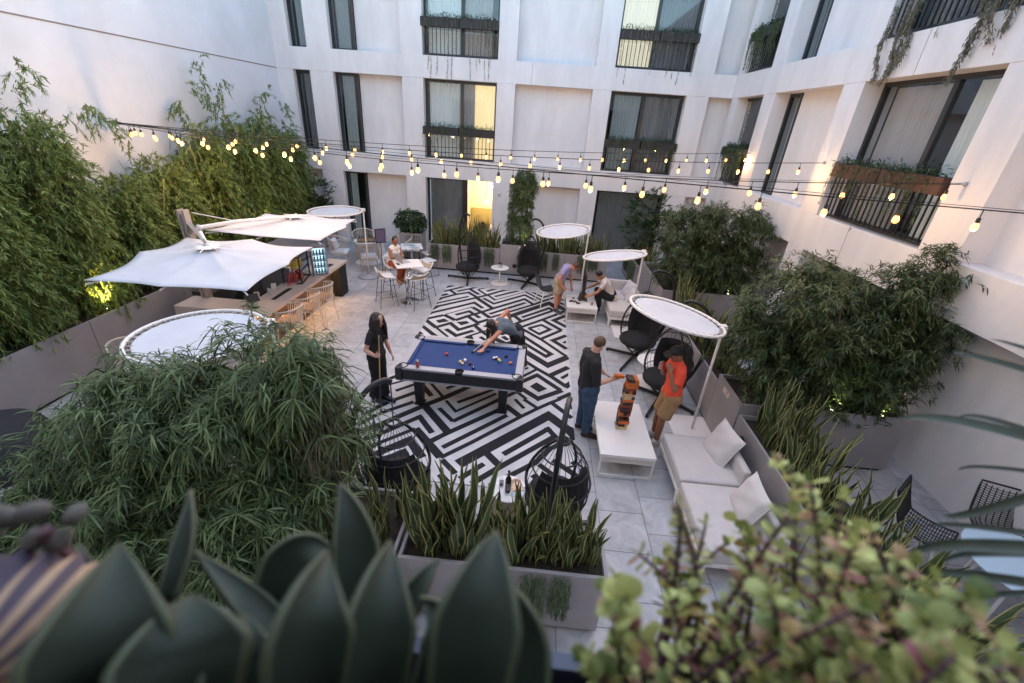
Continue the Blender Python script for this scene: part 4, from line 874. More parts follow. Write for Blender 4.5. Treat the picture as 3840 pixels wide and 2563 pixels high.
for k in range(9):
    a=k*.7;MB().rbox((math.cos(a)*.06,math.sin(a)*.06,.015),(.05,.03,.025),.01,rotm(.2,.2,a)).build('slice',sb[1] if k%2 else mat('fruit_pink',(.6,.2,.22),.5) if k==0 else bpy.data.materials['fruit_pink'] if 'fruit_pink' in bpy.data.materials else sb[2],t,smooth='all')
for i,(x,y,rz) in enumerate([(-5.62,8.0,.4),(-5.5,8.25,-.2),(-5.58,8.55,.5)]):
    o=MB().obox((x,y,.97),(.1,.004,.13),rotm(-.2,0,rz)).build('menu_card',M['notice']);tag(o,['small white menu card at the near end of the bar','small white menu card in the middle of the bar','small white menu card beside the fruit plate'][i],'menu card')
t=thing('tablet_stand','dark payment tablet on a curved stand at the near end of the bar','tablet',(-5.42,7.55,.9),.9);MB().box(-.09,.09,-.09,.09,0,.012).build('foot',M['blk'],t);MB().tube([(0,0,.01),(0,.05,.1),(0,.0,.17)],.02,8).build('stand',M['blk'],t);MB().obox((0,-.02,.2),(.24,.015,.17),rotm(-.6)).build('screen',M['blk'],t)
# rope bar stools along the bar
def ropestool(loc,rz,lab):
    t=thing('rope_bar_stool',lab,'bar stool',loc,rz,'rope back bar stools');q=MB()
    def E(a,s): A=a*2.0;r=.24+.035*s;return (r*math.sin(A),r*math.cos(A),.62+.34*s-.10*s*(1-math.cos(A))*.5)
    for k in range(27):
        a=-1+2*k/26;q.tube([E(a,0),E(a+.03,1)],.009,4)
    q.build('rope_back',M['rat'],t);r=MB();r.tube([E(-1+2*k/26,1) for k in range(27)],.018,8);r.tube([E(-1+2*k/26,0) for k in range(27)],.014,8);r.build('rim',M['rat'],t,smooth='all')
    MB().rbox((0,0,.64),(.42,.42,.06),.028,puff=.01).build('seat_cushion',mat('rust_seat',(.40,.25,.15),.9) if 'rust_seat' not in bpy.data.materials else bpy.data.materials['rust_seat'],t,smooth='all')
    for sx in (-1,1):
        for sy in (-1,1): MB().tube([(sx*.16,sy*.16,.62),(sx*.22,sy*.22,0)],.013,6).build('leg',M['rat'],t)
    MB().tube([(-.2,-.2,.22),(.2,-.2,.22),(.2,.2,.22),(-.2,.2,.22)],.009,5,closed=True).build('foot_rail',M['rat'],t)
ropestool((-4.78,8.35,0),-PI/2,'rope backed bar stool second from the near end of the bar');ropestool((-4.78,9.0,0),-PI/2-.2,'rope backed bar stool below the lit fridge');ropestool((-4.8,7.65,0),-PI/2+.1,'rope backed bar stool nearest the camera at the bar')
# ------------------------------------------------------------------ patio furniture at the lower right
M['mesh']=mat('black_mesh',(.012,.013,.015),.5)
def meshchair(loc,rz,lab):
    t=thing('mesh_chair',lab,'chair',loc,rz,'black mesh patio chairs');q=MB();n=14
    def S(u,s):
        if s<.5: y=-.24+s*.9;z=.44-.035*math.sin(s*2*PI)
        else: y=.21+.16*(s-.5)*2;z=.44+((s-.5)*2)**1.2*.42
        return (u*(.25-.02*s),y,z+.05*u*u)
    for i in range(9): u=-1+i/4;q.tube([S(u,s/16) for s in range(17)],.007,4)
    for j in range(1,34): s=j/34;q.tube([S(u,s) for u in (-1,-.5,0,.5,1)],.0055,4)
    q.build('mesh_seat',M['mesh'],t);r=MB();r.tube([S(-1,s/10) for s in range(11)]+[S(1,1-s/10) for s in range(11)],.013,6,closed=True);r.build('rim',M['mesh'],t)
    for sx in (-1,1):
        for sy in (-1,1): MB().tube([(sx*.13,sy*.12,.42),(sx*.24,sy*.24,0)],[.017,.011],8).build('leg',M['whitem'],t)
meshchair((4.93,3.95,0),.7,'black mesh chair with white legs left of the patio table');meshchair((5.85,4.0,0),-.35,'black mesh chair behind the patio table against the wall')
t=thing('patio_table','round pale blue topped patio table at the lower right','table',(5.4,3.35,0));MB().lathe([(.001,.68),(.5,.68),(.52,.69),(.52,.7),(.001,.704)],n=48,cap=False).build('table_top',mat('pale_blue_top',(.45,.60,.72),.35),t,smooth=True)
for k in range(4):
    a=k*PI/2+.6;MB().tube([(math.cos(a)*.2,math.sin(a)*.2,.68),(math.cos(a)*.38,math.sin(a)*.38,0)],.018,8).build('leg',M['whitem'],t)
# ------------------------------------------------------------------ string lights
M['bulb']=mat('bulb_glow',(1,.8,.4),.3,emit=(1,.47,.13),es=2.0);M['cable']=mat('black_cable',(.012,.011,.01),.7);M['socket']=mat('bulb_socket',(.03,.02,.015),.5)
bulbmesh=MB().lathe([(.001,-.135),(.018,-.13),(.029,-.112),(.031,-.095),(.024,-.07),(.015,-.055)],n=12,cap=False).build('bulb_src',M['bulb'],smooth='all');sockmesh=MB().lathe([(.016,-.062),(.019,-.05),(.018,-.015),(.006,-.005),(.004,.0)],n=10).build('socket_src',M['socket'],smooth='all')
A=Vector((-8.88,9.18,3.96))
def strand(B_,sag,n0,lab,sp=.61,phase=0,stop=1.0,hang=.07):
    B_=Vector(B_);t=thing('string_light',lab,'string lights',tuple(A),0,'strings of bulbs across the courtyard');L_=(B_-A).length
    def P(s): p=A.lerp(B_,s);p.z-=4*sag*s*(1-s);return p-A
    MB().tube([P(k/60) for k in range(61)],.007,5).build('cable',M['cable'],t)
    if lab.startswith('lowest') or lab.startswith('third'): MB().tube([P(k/60)+Vector((0,0,.012+.03*math.sin(PI*k/60))) for k in range(61)],.003,4).build('support_wire',M['cable'],t)
    k=0;s=phase/L_
    while s<stop:
        p=P(s);hh=hang
        d=MB().tube([(0,0,0),(0,0,-hh)],.005,5)
        c=bpy.data.objects.new('bulb_holder',bpy.data.meshes.get('holder_mesh') or d.build('tmp',M['cable']).data);c.data.name='holder_mesh'
        if 'tmp' in bpy.data.objects: bpy.data.objects.remove(bpy.data.objects['tmp'])
        COL.objects.link(c);c.parent=t;c.location=p
        so_=bpy.data.objects.new('socket',sockmesh.data);COL.objects.link(so_);so_.parent=c;so_.location=(0,0,-hh)
        b_=bpy.data.objects.new('bulb',bulbmesh.data);COL.objects.link(b_);b_.parent=c;b_.location=(0,0,-hh);b_.scale=(1.05,1.05,1.05)
        if k%2==0 and k>0:
            l_=bpy.data.lights.get('bulb_light') or bpy.data.lights.new('bulb_light','POINT');l_.energy=16;l_.color=(1,.56,.22);l_.shadow_soft_size=.035;lo_=bpy.data.objects.new('bulb_lamp',l_);COL.objects.link(lo_);lo_.parent=t;lo_.location=p-Vector((0,0,hh+.17))
        s+=sp/L_;k+=1
strand((5.7,13.57,4.10),.20,0,'farthest string of warm bulbs ending on the distant right wing pilaster',phase=.5)
strand((5.7,9.92,4.13),.215,0,'second farthest string of warm bulbs ending between the two wing windows',phase=.7)
strand((5.7,6.59,4.12),.295,0,'third string of warm bulbs ending beside the rust window box',phase=.6)
strand((6.1,4.2,4.05),.09,0,'lowest and nearest string of warm bulbs running out of frame at the right',phase=.8,sp=.66)
bpy.data.objects.remove(bulbmesh);bpy.data.objects.remove(sockmesh)
for i,(x,y,z) in enumerate([(5.69,13.57,4.10),(5.69,9.92,4.13),(5.69,6.59,4.12)]):
    o=MB().lathe([(.03,0),(.03,.02),(.012,.05)],(x,y,z),12,R=rotm(0,-PI/2)).build('cable_anchor',M['chromeb']);tag(o,['cable anchor on the distant wing pilaster','cable anchor on the wing pilaster between the windows','cable anchor on the wing pilaster right of the rust window box'][i],'fixture')
# ------------------------------------------------------------------ people
def remesh(mb,name,m,parent,off,vox=.011,sm=6):
    ob=mb.build('tmp_body',m,off=off);md=ob.modifiers.new('r','REMESH');md.mode='VOXEL';md.voxel_size=vox;md.adaptivity=0
    s=ob.modifiers.new('s','SMOOTH');s.iterations=sm;s.factor=.5
    dg=bpy.context.evaluated_depsgraph_get();me=bpy.data.meshes.new_from_object(ob.evaluated_get(dg));bpy.data.objects.remove(ob)
    me.name=name;me.polygons.foreach_set('use_smooth',[True]*len(me.polygons))
    if not me.materials: me.materials.append(m)
    o=bpy.data.objects.new(name,me);COL.objects.link(o);o.parent=parent;return o
def V(*a): return Vector(a)
def person(lab,J,skin,loc,shirt=None,sleeve=.5,trousers=None,leglen=1.0,hair=None,hairlen=0,shoes=None,sex='m',face=(1,0,0),k=1.0,hat=None,top='tee',flare=0,fingers=True,tied=False,bulk=1.0):
    J={a:Vector(b) for a,b in J.items()};t=thing('person',lab,'person',loc);off=loc
    b=1.1*bulk if sex=='m' else .98
    sk=MB();H=J['head'];N_=J['neck'];Cc=J['chest'];Pv=J['pelvis'];sL,sR=J['shL'],J['shR'];F=Vector(face).normalized()
    up=(H-N_).normalized();side=F.cross(up).normalized();F=up.cross(side).normalized()
    Rh=Matrix((side,F,up)).transposed()
    # head: skull, jaw, nose, ears, neck
    sk.ell(H+up*.025,(.075,.094,.098),Rh,20,14);sk.ell(H+F*.028-up*.045,(.057,.062,.068),Rh,16,10);sk.ell(H+F*.078-up*.088,(.028,.022,.02),Rh,10,8)
    sk.cap2(H+F*.088+up*.008,H+F*.108-up*.03,.009,.016,8);sk.ell(H+F*.083-up*.056,(.024,.012,.012),Rh,10,6)
    for s in (-1,1): sk.ell(H+side*s*.078-F*.005-up*.012,(.012,.022,.034),Rh,8,6)
    sk.cap2(H-up*.06-F*.015,N_-up*.04,.054*b,.06*b,14)
    tors=MB()
    def torso(mb,g=0,low=None):
        shd=(sL-sR);sw=shd.length;mid=(sL+sR)/2
        mb.cap2(sL.lerp(sR,.12),sR.lerp(sL,.12),.062*b+g,.062*b+g,14);mb.cap2(N_+ (mid-N_)*.3,mid,.07*b+g,.09*b+g,14)
        w_=(sw*.27)
        sd=shd.normalized()
        for s in (-1,1):
            mb.cap2(mid+sd*s*w_*.75,Cc+sd*s*w_*.62,.085*b+g,.10*b+g,14);mb.cap2(Cc+sd*s*w_*.62,Pv+sd*s*w_*.42+(Cc-Pv)*.38,.10*b+g,.09*b+g,14)
            mb.cap2(Pv+sd*s*w_*.42+(Cc-Pv)*.38,Pv+sd*s*w_*.55,.09*b+g,.11*b+g,14)
        if sex=='f':
            for s in (-1,1): mb.ell(Cc+sd*s*.075+Fb*.085+(mid-Cc)*.15,(.062+g,.062+g,.062+g),None,12,8)
    tu=(N_-Pv).normalized();Fb=(sL-sR).normalized().cross(tu)
    if Fb.dot(F)<-.2: Fb=-Fb
    torso(sk);sk.cap2(J['hipL'],J['hipR'],.10*b,.10*b,14)
    arms={}
    for s in 'LR':
        sh,el,wr,ha=J['sh'+s],J['el'+s],J['wr'+s],J['ha'+s]
        sk.cap2(sh,el,.05*b,.038*b,12);sk.cap2(el,el.lerp(wr,.35),.037*b,.04*b,12);sk.cap2(el.lerp(wr,.35),wr,.04*b,.026*b,12)
        d=(ha-wr);d=d.normalized() if d.length>1e-4 else V(0,0,-1);nn=(el-sh).cross(wr-el)
        nn=nn.normalized() if nn.length>1e-3 else V(0,0,1)
        w_=d.cross(nn)
        w_=w_.normalized() if w_.length>1e-3 else d.orthogonal().normalized();nn=w_.cross(d).normalized()
        palm=wr+d*.055
        for q in (-.028,-.01,.01,.028): sk.cap2(wr+w_*q*.6,wr+d*.085+w_*q,.014,.012,8)
        for i,(q,l1) in enumerate(((-.03,.055),(-.0105,.068),(.0105,.063),(.03,.048))):
            a=wr+d*.088+w_*q;m1=a+d*l1*.5+nn*.008+w_*q*.1;m2=m1+d*l1*.42+nn*.022+w_*q*.05;sk.cap2(a,m1,.0095,.0088,8);sk.cap2(m1,m2,.0088,.0075,8)
        a=wr+d*.03-w_*.026;m1=a+d*.03-w_*.028+nn*.01;sk.cap2(a,m1,.013,.0105,8);sk.cap2(m1,m1+d*.03-w_*.008+nn*.008,.0105,.0085,8)
        hp,kn,an,to=J['hip'+s],J['kn'+s],J['an'+s],J['to'+s]
        sk.cap2(hp,kn,.082*b,.055*b,14);sk.cap2(kn,kn.lerp(an,.35),.052*b,.054*b,12);sk.cap2(kn.lerp(an,.35),an,.054*b,.034*b,12);fd=(to-an);sk.cap2(an+V(0,0,-.02)-fd*.15,to+V(0,0,0),.036*b,.028*b,10)
    body=remesh(sk,'body',skin,t,off,vox=.0095 if fingers else .012,sm=3)
    # eyes, brows, mouth
    e=MB()
    for s in (-1,1): e.ell(H+side*s*.03+F*.0885+up*.004,(.012,.006,.006),Rh,10,6)
    e.build('eyes',M['eye'],t,off=off,smooth='all')
    m_=MB().ell(H+F*.0945-up*.056,(.021,.006,.005),Rh,10,6);m_.build('mouth',M['lip'],t,off=off,smooth='all')
    if shirt:
        c=MB();torso(c,.014)
        for s in 'LR':
            if top!='tank':
                sh,el,wr=J['sh'+s],J['el'+s],J['wr'+s]
                e1=sh.lerp(el,min(1,sleeve*1.0));c.cap2(sh,sh.lerp(el,.1),.062*b,.062*b,12)
                c.cap2(sh,e1,.066*b,.058*b if sleeve<=1 else .052*b,14,flat=True)
                if sleeve>1: c.cap2(el,el.lerp(wr,sleeve-1),.053*b,.045*b,12,flat=True);c.ell(el,(.052*b,)*3,None,12,8)
        if top in('tee','polo'):
            sd=(sL-sR).normalized()
            for s in (-1,1): c.cap2(Pv+sd*s*.06+(Cc-Pv)*.3,Pv+sd*s*.065-(Cc-Pv)*.08,.105*b,.118*b,16)
        sh_o=remesh(c,'shirt' if top!='tank' else 'tank_top',shirt,t,off,vox=.0115,sm=4)
        if top=='polo':
            col=MB();
            for k_ in range(1):
                pts=[];A_=N_-up*.005
                for q in range(15):
                    a=q/14*2*PI*.86+.44*.5*PI*.9;pts.append(A_+(side*math.sin(a+PI)*.07+F*math.cos(a+PI)*-.07)+up*(-.02+.012*abs(math.sin(a/2))))
                col.tube(pts,.018,6)
            col.build('collar',shirt,sh_o,off=off,smooth='all')
    if trousers:
        c=MB();g=.016;c.cap2(J['hipL'],J['hipR'],.112*b+g*.5,.112*b+g*.5,16);c.cap2(Pv+(J['hipL']-J['hipR'])*.25+V(0,0,.06),Pv-(J['hipL']-J['hipR'])*.25+V(0,0,.06),.105*b,.105*b,16)
        for s in 'LR':
            hp,kn,an=J['hip'+s],J['kn'+s],J['an'+s];c.cap2(hp,hp.lerp(kn,.5),.098*b+g*.3,.085*b+g,14)
            if leglen<=1: c.cap2(hp.lerp(kn,.4),hp.lerp(kn,leglen),.087*b+g,.082*b+g+.01,16,flat=True)
            else:
                c.cap2(hp.lerp(kn,.4),kn,.086*b+g*.6,.060*b+g,14);c.cap2(kn,kn.lerp(an,leglen-1),.060*b+g*.8,.048*b+g+flare,16,flat=True)
        remesh(c,'trousers' if leglen>1.2 else 'shorts',trousers,t,off,vox=.0115,sm=4)
    if shoes:
        for s in 'LR':
            an,to=J['an'+s],J['to'+s];fd=(to-an);fd.z=0;fd=fd.normalized();c=MB();gz=an.z-.08
            c.cap2(an-fd*.03+V(0,0,-.03),an+fd*.05+V(0,0,-.025),.052,.052,12);c.cap2(an+fd*.03+V(0,0,-.035),an+fd*.17+V(0,0,-.042),.05,.045,12);c.cap2(an,to+fd*.03,.05,.043,12)
            so_=remesh(c,'shoe',shoes,t,off,vox=.010,sm=3)
            q=MB();R_=Matrix((fd.cross(V(0,0,1)).normalized()*-1,fd,V(0,0,1))).transposed();q.rbox(an+fd*.062+V(0,0,-.07),(.085,.27,.02),.009,R=Matrix((fd.cross(V(0,0,1)),fd,V(0,0,1))).transposed());q.build('sole',M['sole'],so_,off=off,smooth='all')
    if hair:
        c=MB();c.ell(H+up*.038-F*.016,(.084,.094,.095),Rh,18,12)
        if hairlen:
            rr=random.Random(5);dn=V(0,0,-1)
            for q in range(26):
                a=-2.3+4.6*q/25;st=H+up*.05*rr.uniform(.2,1)+(side*math.sin(a)*.075-F*math.cos(a)*.08)
                mid=st+(dn*.6-F*math.cos(a)*.12+side*math.sin(a)*.14)*hairlen*.5+V(rr.uniform(-.015,.015),rr.uniform(-.015,.015),0);en=mid+dn*hairlen*rr.uniform(.4,.65)+F*.02+side*math.sin(a)*.03
                c.cap2(st,mid,.036,.034,8);c.cap2(mid,en,.034,.010,8)
        if tied: c.ell(H-F*.10+up*.055,(.035,.035,.035),None,12,8)
        ho=remesh(c,'hair',hair,t,off,vox=.010,sm=3)
    if hat:
        c=MB();c.ell(H+up*.052-F*.01,(.091,.104,.078),Rh,20,12);o_=remesh(c,'cap',hat,t,off,vox=.009,sm=3)
        q=MB();pts=[];
        q.rbox(H+F*.13+up*.048,(.14,.1,.012),.006,R=Rh@rotm(-.25));q.build('brim',hat,o_,off=off,smooth='all')
    return t
def skinm(n,c): return mat(n,c,.5,var=.06,vs=12)
M['eye']=mat('eye_dark',(.03,.02,.02),.2);M['lip']=mat('lips',(.32,.1,.08),.5);M['sole']=mat('sole_white',(.45,.43,.4),.7)
sk1=skinm('skin_fair',(.55,.30,.22));sk2=skinm('skin_tan',(.42,.20,.12));sk3=skinm('skin_brown',(.26,.11,.06));sk4=skinm('skin_warm',(.50,.22,.14))
hb=mat('hair_black',(.012,.009,.008),.45,bump=.5,bs=120,stretch=(1,1,.15));hbr=mat('hair_brown',(.09,.045,.025),.6,bump=.5,bs=100)
cloth=lambda n,c,**k: mat(n,c,.9,var=k.pop('var',.12),vs=k.pop('vs',9),bump=.6,bs=14)
person('long haired woman in black holding a cue upright beside the pool table',dict(head=(-2.42,6.17,1.53),neck=(-2.45,6.19,1.39),chest=(-2.47,6.19,1.20),pelvis=(-2.49,6.18,.91),shR=(-2.49,6.04,1.325),shL=(-2.42,6.34,1.31),elR=(-2.56,5.95,1.07),wrR=(-2.38,5.85,1.05),haR=(-2.30,5.82,1.08),elL=(-2.40,6.42,1.05),wrL=(-2.32,6.41,.82),haL=(-2.28,6.40,.74),hipR=(-2.50,6.10,.88),hipL=(-2.47,6.27,.88),knR=(-2.50,6.10,.48),knL=(-2.42,6.22,.48),anR=(-2.54,6.10,.085),anL=(-2.40,6.17,.085),toR=(-2.40,6.03,.04),toL=(-2.24,6.10,.04)),sk1,(-2.47,6.15,0),
 shirt=cloth('black_tee',(.018,.018,.022)),sleeve=.62,trousers=cloth('black_trousers',(.008,.008,.01)),leglen=1.93,flare=.04,hair=hb,hairlen=.42,shoes=M['blk'],sex='f',face=(1,-.35,-.25),bulk=1)
person('woman in grey vest bending over the far side of the pool table',dict(head=(-.66,7.2,1.14),neck=(-.55,7.28,1.13),chest=(-.42,7.38,1.05),pelvis=(-.22,7.52,.88),shR=(-.56,7.44,1.15),shL=(-.51,7.14,1.05),elR=(-.42,7.62,1.27),wrR=(-.38,7.72,1.06),haR=(-.36,7.78,1.0),elL=(-.65,6.94,.95),wrL=(-.76,6.76,.865),haL=(-.80,6.70,.845),hipR=(-.18,7.6,.84),hipL=(-.24,7.44,.84),knR=(-.08,7.62,.46),knL=(-.2,7.45,.46),anR=(-.02,7.74,.085),anL=(-.16,7.52,.085),toR=(-.12,7.62,.04),toL=(-.24,7.38,.04)),sk4,(-.25,7.5,0),
 shirt=cloth('grey_vest',(.10,.13,.16)),top='tank',trousers=cloth('black_trousers2',(.01,.01,.012)),leglen=1.9,hair=hb,hairlen=.36,shoes=M['blk'],sex='f',face=(-.6,-.5,-.5))
person('man in lilac polo shirt and khaki shorts leaning over the far coffee table',dict(head=(1.04,10.86,1.27),neck=(.93,10.9,1.22),chest=(.82,10.92,1.10),pelvis=(.70,10.95,.87),shR=(.80,10.74,1.22),shL=(.89,11.09,1.18),elR=(.68,10.66,.98),wrR=(.77,10.68,.76),haR=(.85,10.70,.72),elL=(1.0,11.06,.92),wrL=(1.03,10.98,.69),haL=(1.06,10.96,.61),hipR=(.67,10.85,.84),hipL=(.74,11.03,.84),knR=(.67,10.83,.47),knL=(.78,11.0,.47),anR=(.68,10.78,.085),anL=(.75,11.05,.085),toR=(.78,10.66,.04),toL=(.88,10.97,.04)),sk4,(.7,10.9,0),
 shirt=cloth('lilac_polo',(.36,.32,.52)),top='polo',sleeve=.6,trousers=cloth('khaki_shorts',(.40,.31,.20)),leglen=.88,hair=hbr,shoes=mat('dark_trainer',(.03,.035,.05),.7),face=(.8,-.25,-.6))
person('man in white t-shirt seated on the far sofa reaching to the game',dict(head=(1.72,10.94,1.07),neck=(1.85,10.98,.97),chest=(1.94,10.97,.83),pelvis=(2.12,10.95,.53),shR=(1.86,10.79,.90),shL=(1.88,11.16,.90),elR=(1.70,10.69,.70),wrR=(1.52,10.66,.60),haR=(1.44,10.66,.57),elL=(1.70,11.2,.74),wrL=(1.50,11.14,.64),haL=(1.42,11.12,.61),hipR=(2.08,10.86,.53),hipL=(2.08,11.05,.53),knR=(1.76,10.82,.62),knL=(1.74,11.08,.62),anR=(1.80,10.80,.20),anL=(1.79,11.06,.20),toR=(1.76,10.72,.10),toL=(1.74,10.99,.10)),sk2,(2.0,10.95,0),
 shirt=cloth('white_tee',(.62,.55,.52)),top='tee',sleeve=.6,trousers=cloth('black_jeans',(.012,.012,.014)),leglen=1.9,hair=hb,face=(-.8,-.15,-.55),shoes=M['blk'])
person('man in black shirt and jeans seen from behind holding an orange block',dict(head=(1.06,5.75,1.655),neck=(1.01,5.74,1.50),chest=(.97,5.74,1.30),pelvis=(1.0,5.76,.95),shR=(1.03,5.55,1.43),shL=(.93,5.93,1.42),elR=(1.07,5.49,1.14),wrR=(1.27,5.55,1.18),haR=(1.36,5.58,1.21),elL=(1.10,6.0,1.16),wrL=(1.24,5.93,1.07),haL=(1.31,5.91,1.04),hipR=(1.03,5.67,.92),hipL=(.99,5.85,.92),knR=(1.06,5.66,.50),knL=(1.0,5.86,.50),anR=(1.07,5.66,.085),anL=(.99,5.88,.085),toR=(1.22,5.63,.04),toL=(1.14,5.86,.04)),sk1,(1.03,5.76,0),
 shirt=cloth('black_shirt',(.016,.015,.018)),top='tee',sleeve=1.25,trousers=cloth('blue_jeans',(.035,.065,.12),var=.35,vs=14),leglen=1.93,hair=hbr,shoes=mat('brown_shoe',(.03,.015,.01),.5),face=(.75,.5,-.2),bulk=1.12)
person('man in orange red polo, khaki shorts and black cap holding a can',dict(head=(2.19,5.73,1.62),neck=(2.25,5.75,1.47),chest=(2.27,5.75,1.28),pelvis=(2.29,5.76,.93),shR=(2.25,5.93,1.40),shL=(2.27,5.57,1.40),elR=(2.17,6.0,1.13),wrR=(2.10,5.86,1.30),haR=(2.07,5.82,1.37),elL=(2.2,5.48,1.15),wrL=(2.12,5.58,1.38),haL=(2.10,5.63,1.46),hipR=(2.28,5.86,.89),hipL=(2.30,5.67,.89),knR=(2.20,5.85,.49),knL=(2.20,5.65,.49),anR=(2.20,5.85,.085),anL=(2.19,5.63,.085),toR=(2.05,5.82,.04),toL=(2.05,5.58,.04)),sk3,(2.27,5.77,0),
 shirt=cloth('orange_polo',(.75,.075,.035)),top='polo',sleeve=.7,trousers=cloth('tan_shorts',(.30,.18,.085)),leglen=.86,hair=hb,hat=M['blkm'],shoes=mat('pale_trainer',(.45,.42,.38),.7),face=(-1,-.15,-.2))
can(2.045,5.83,1.29,'silver and pink can in the raised hand of the red shirted man',(.55,.25,.25))
person('woman in white sleeveless top and rust trousers typing on a laptop',dict(head=(-3.71,11.17,1.47),neck=(-3.75,11.2,1.33),chest=(-3.78,11.21,1.16),pelvis=(-3.83,11.25,.88),shR=(-3.82,11.05,1.27),shL=(-3.67,11.34,1.27),elR=(-3.76,10.93,1.08),wrR=(-3.58,10.88,1.11),haR=(-3.51,10.87,1.095),elL=(-3.55,11.2,1.10),wrL=(-3.48,11.02,1.11),haL=(-3.46,10.95,1.095),hipR=(-3.83,11.17,.86),hipL=(-3.80,11.33,.86),knR=(-3.53,10.98,.82),knL=(-3.48,11.13,.80),anR=(-3.64,11.06,.42),anL=(-3.59,11.2,.42),toR=(-3.56,10.96,.36),toL=(-3.48,11.11,.36)),sk3,(-3.8,11.2,0),
 shirt=cloth('white_top',(.75,.7,.68)),top='tank',trousers=cloth('rust_trousers',(.28,.07,.025)),leglen=1.85,hair=hb,tied=True,sex='f',face=(.6,-.6,-.45),shoes=mat('tan_shoe',(.35,.2,.13),.7))
AGV=[[[-0.324,0.221,4.159],[-0.281,0.161,4.159],[-0.281,0.136,4.109],0.145],[[-0.356,0.325,4.11],[-0.336,0.284,4.093],[-0.33,0.239,4.06],0.035],[[-0.153,0.234,4.16],[-0.135,0.176,4.167],[-0.136,0.15,4.098],0.105],[[-0.204,0.365,4.098],[-0.172,0.319,4.074],[-0.155,0.271,4.011],0.085],[[-0.194,0.303,4.071],[-0.218,0.282,4.081],[-0.228,0.243,4.025],0.105],[[-0.115,0.276,4.124],[-0.1,0.209,4.126],[-0.099,0.168,4.061],0.11],[[-0.014,0.287,4.141],[-0.019,0.216,4.141],[-0.024,0.17,4.073],0.125],[[-0.081,0.32,4.048],[-0.095,0.29,4.043],[-0.111,0.262,4.006],0.045],[[-0.204,0.105,4.222],[-0.209,0.161,4.174],[-0.166,0.155,4.089],0.13],[[-0.32,0.279,4.076],[-0.253,0.248,4.066],[-0.194,0.226,4.026],0.05],[[-0.032,0.284,4.09],[0.011,0.236,4.082],[0.017,0.184,4.035],0.1],[[-0.233,0.216,4.114],[-0.228,0.192,4.098],[-0.211,0.161,4.053],0.12],[[-0.083,0.266,4.061],[-0.056,0.236,4.063],[-0.066,0.193,4.022],0.07],[[-0.396,0.242,4.119],[-0.366,0.198,4.096],[-0.356,0.161,4.045],0.11],[[-0.043,0.18,4.123],[-0.057,0.16,4.116],[-0.067,0.144,4.079],0.09]]
SPK=[[[0.927,0.849,4.169],[0.978,0.83,4.164],[1.103,0.831,4.13],0.022],[[0.823,0.801,4.152],[0.876,0.782,4.154],[1.009,0.766,4.129],0.03],[[0.669,0.682,4.064],[0.746,0.651,4.093],[0.893,0.603,4.084],0.034],[[0.8,0.704,4.068],[0.85,0.689,4.077],[0.978,0.663,4.048],0.022],[[0.832,0.68,3.966],[0.88,0.676,3.983],[1.019,0.663,3.986],0.012],[[0.742,0.587,3.94],[0.792,0.583,3.96],[0.934,0.606,4.026],0.024],[[0.604,0.482,3.947],[0.662,0.483,3.983],[0.809,0.456,4.021],0.03],[[0.728,0.582,3.915],[0.784,0.571,3.936],[0.939,0.538,3.958],0.015],[[0.653,0.483,3.917],[0.7,0.477,3.931],[0.843,0.447,3.954],0.022],[[0.67,0.484,3.938],[0.708,0.494,3.956],[0.851,0.478,3.993],0.014],[[0.757,0.484,3.865],[0.792,0.492,3.876],[0.928,0.494,3.901],0.014],[[0.718,0.531,3.947],[0.758,0.516,3.947],[0.893,0.498,3.963],0.012]]
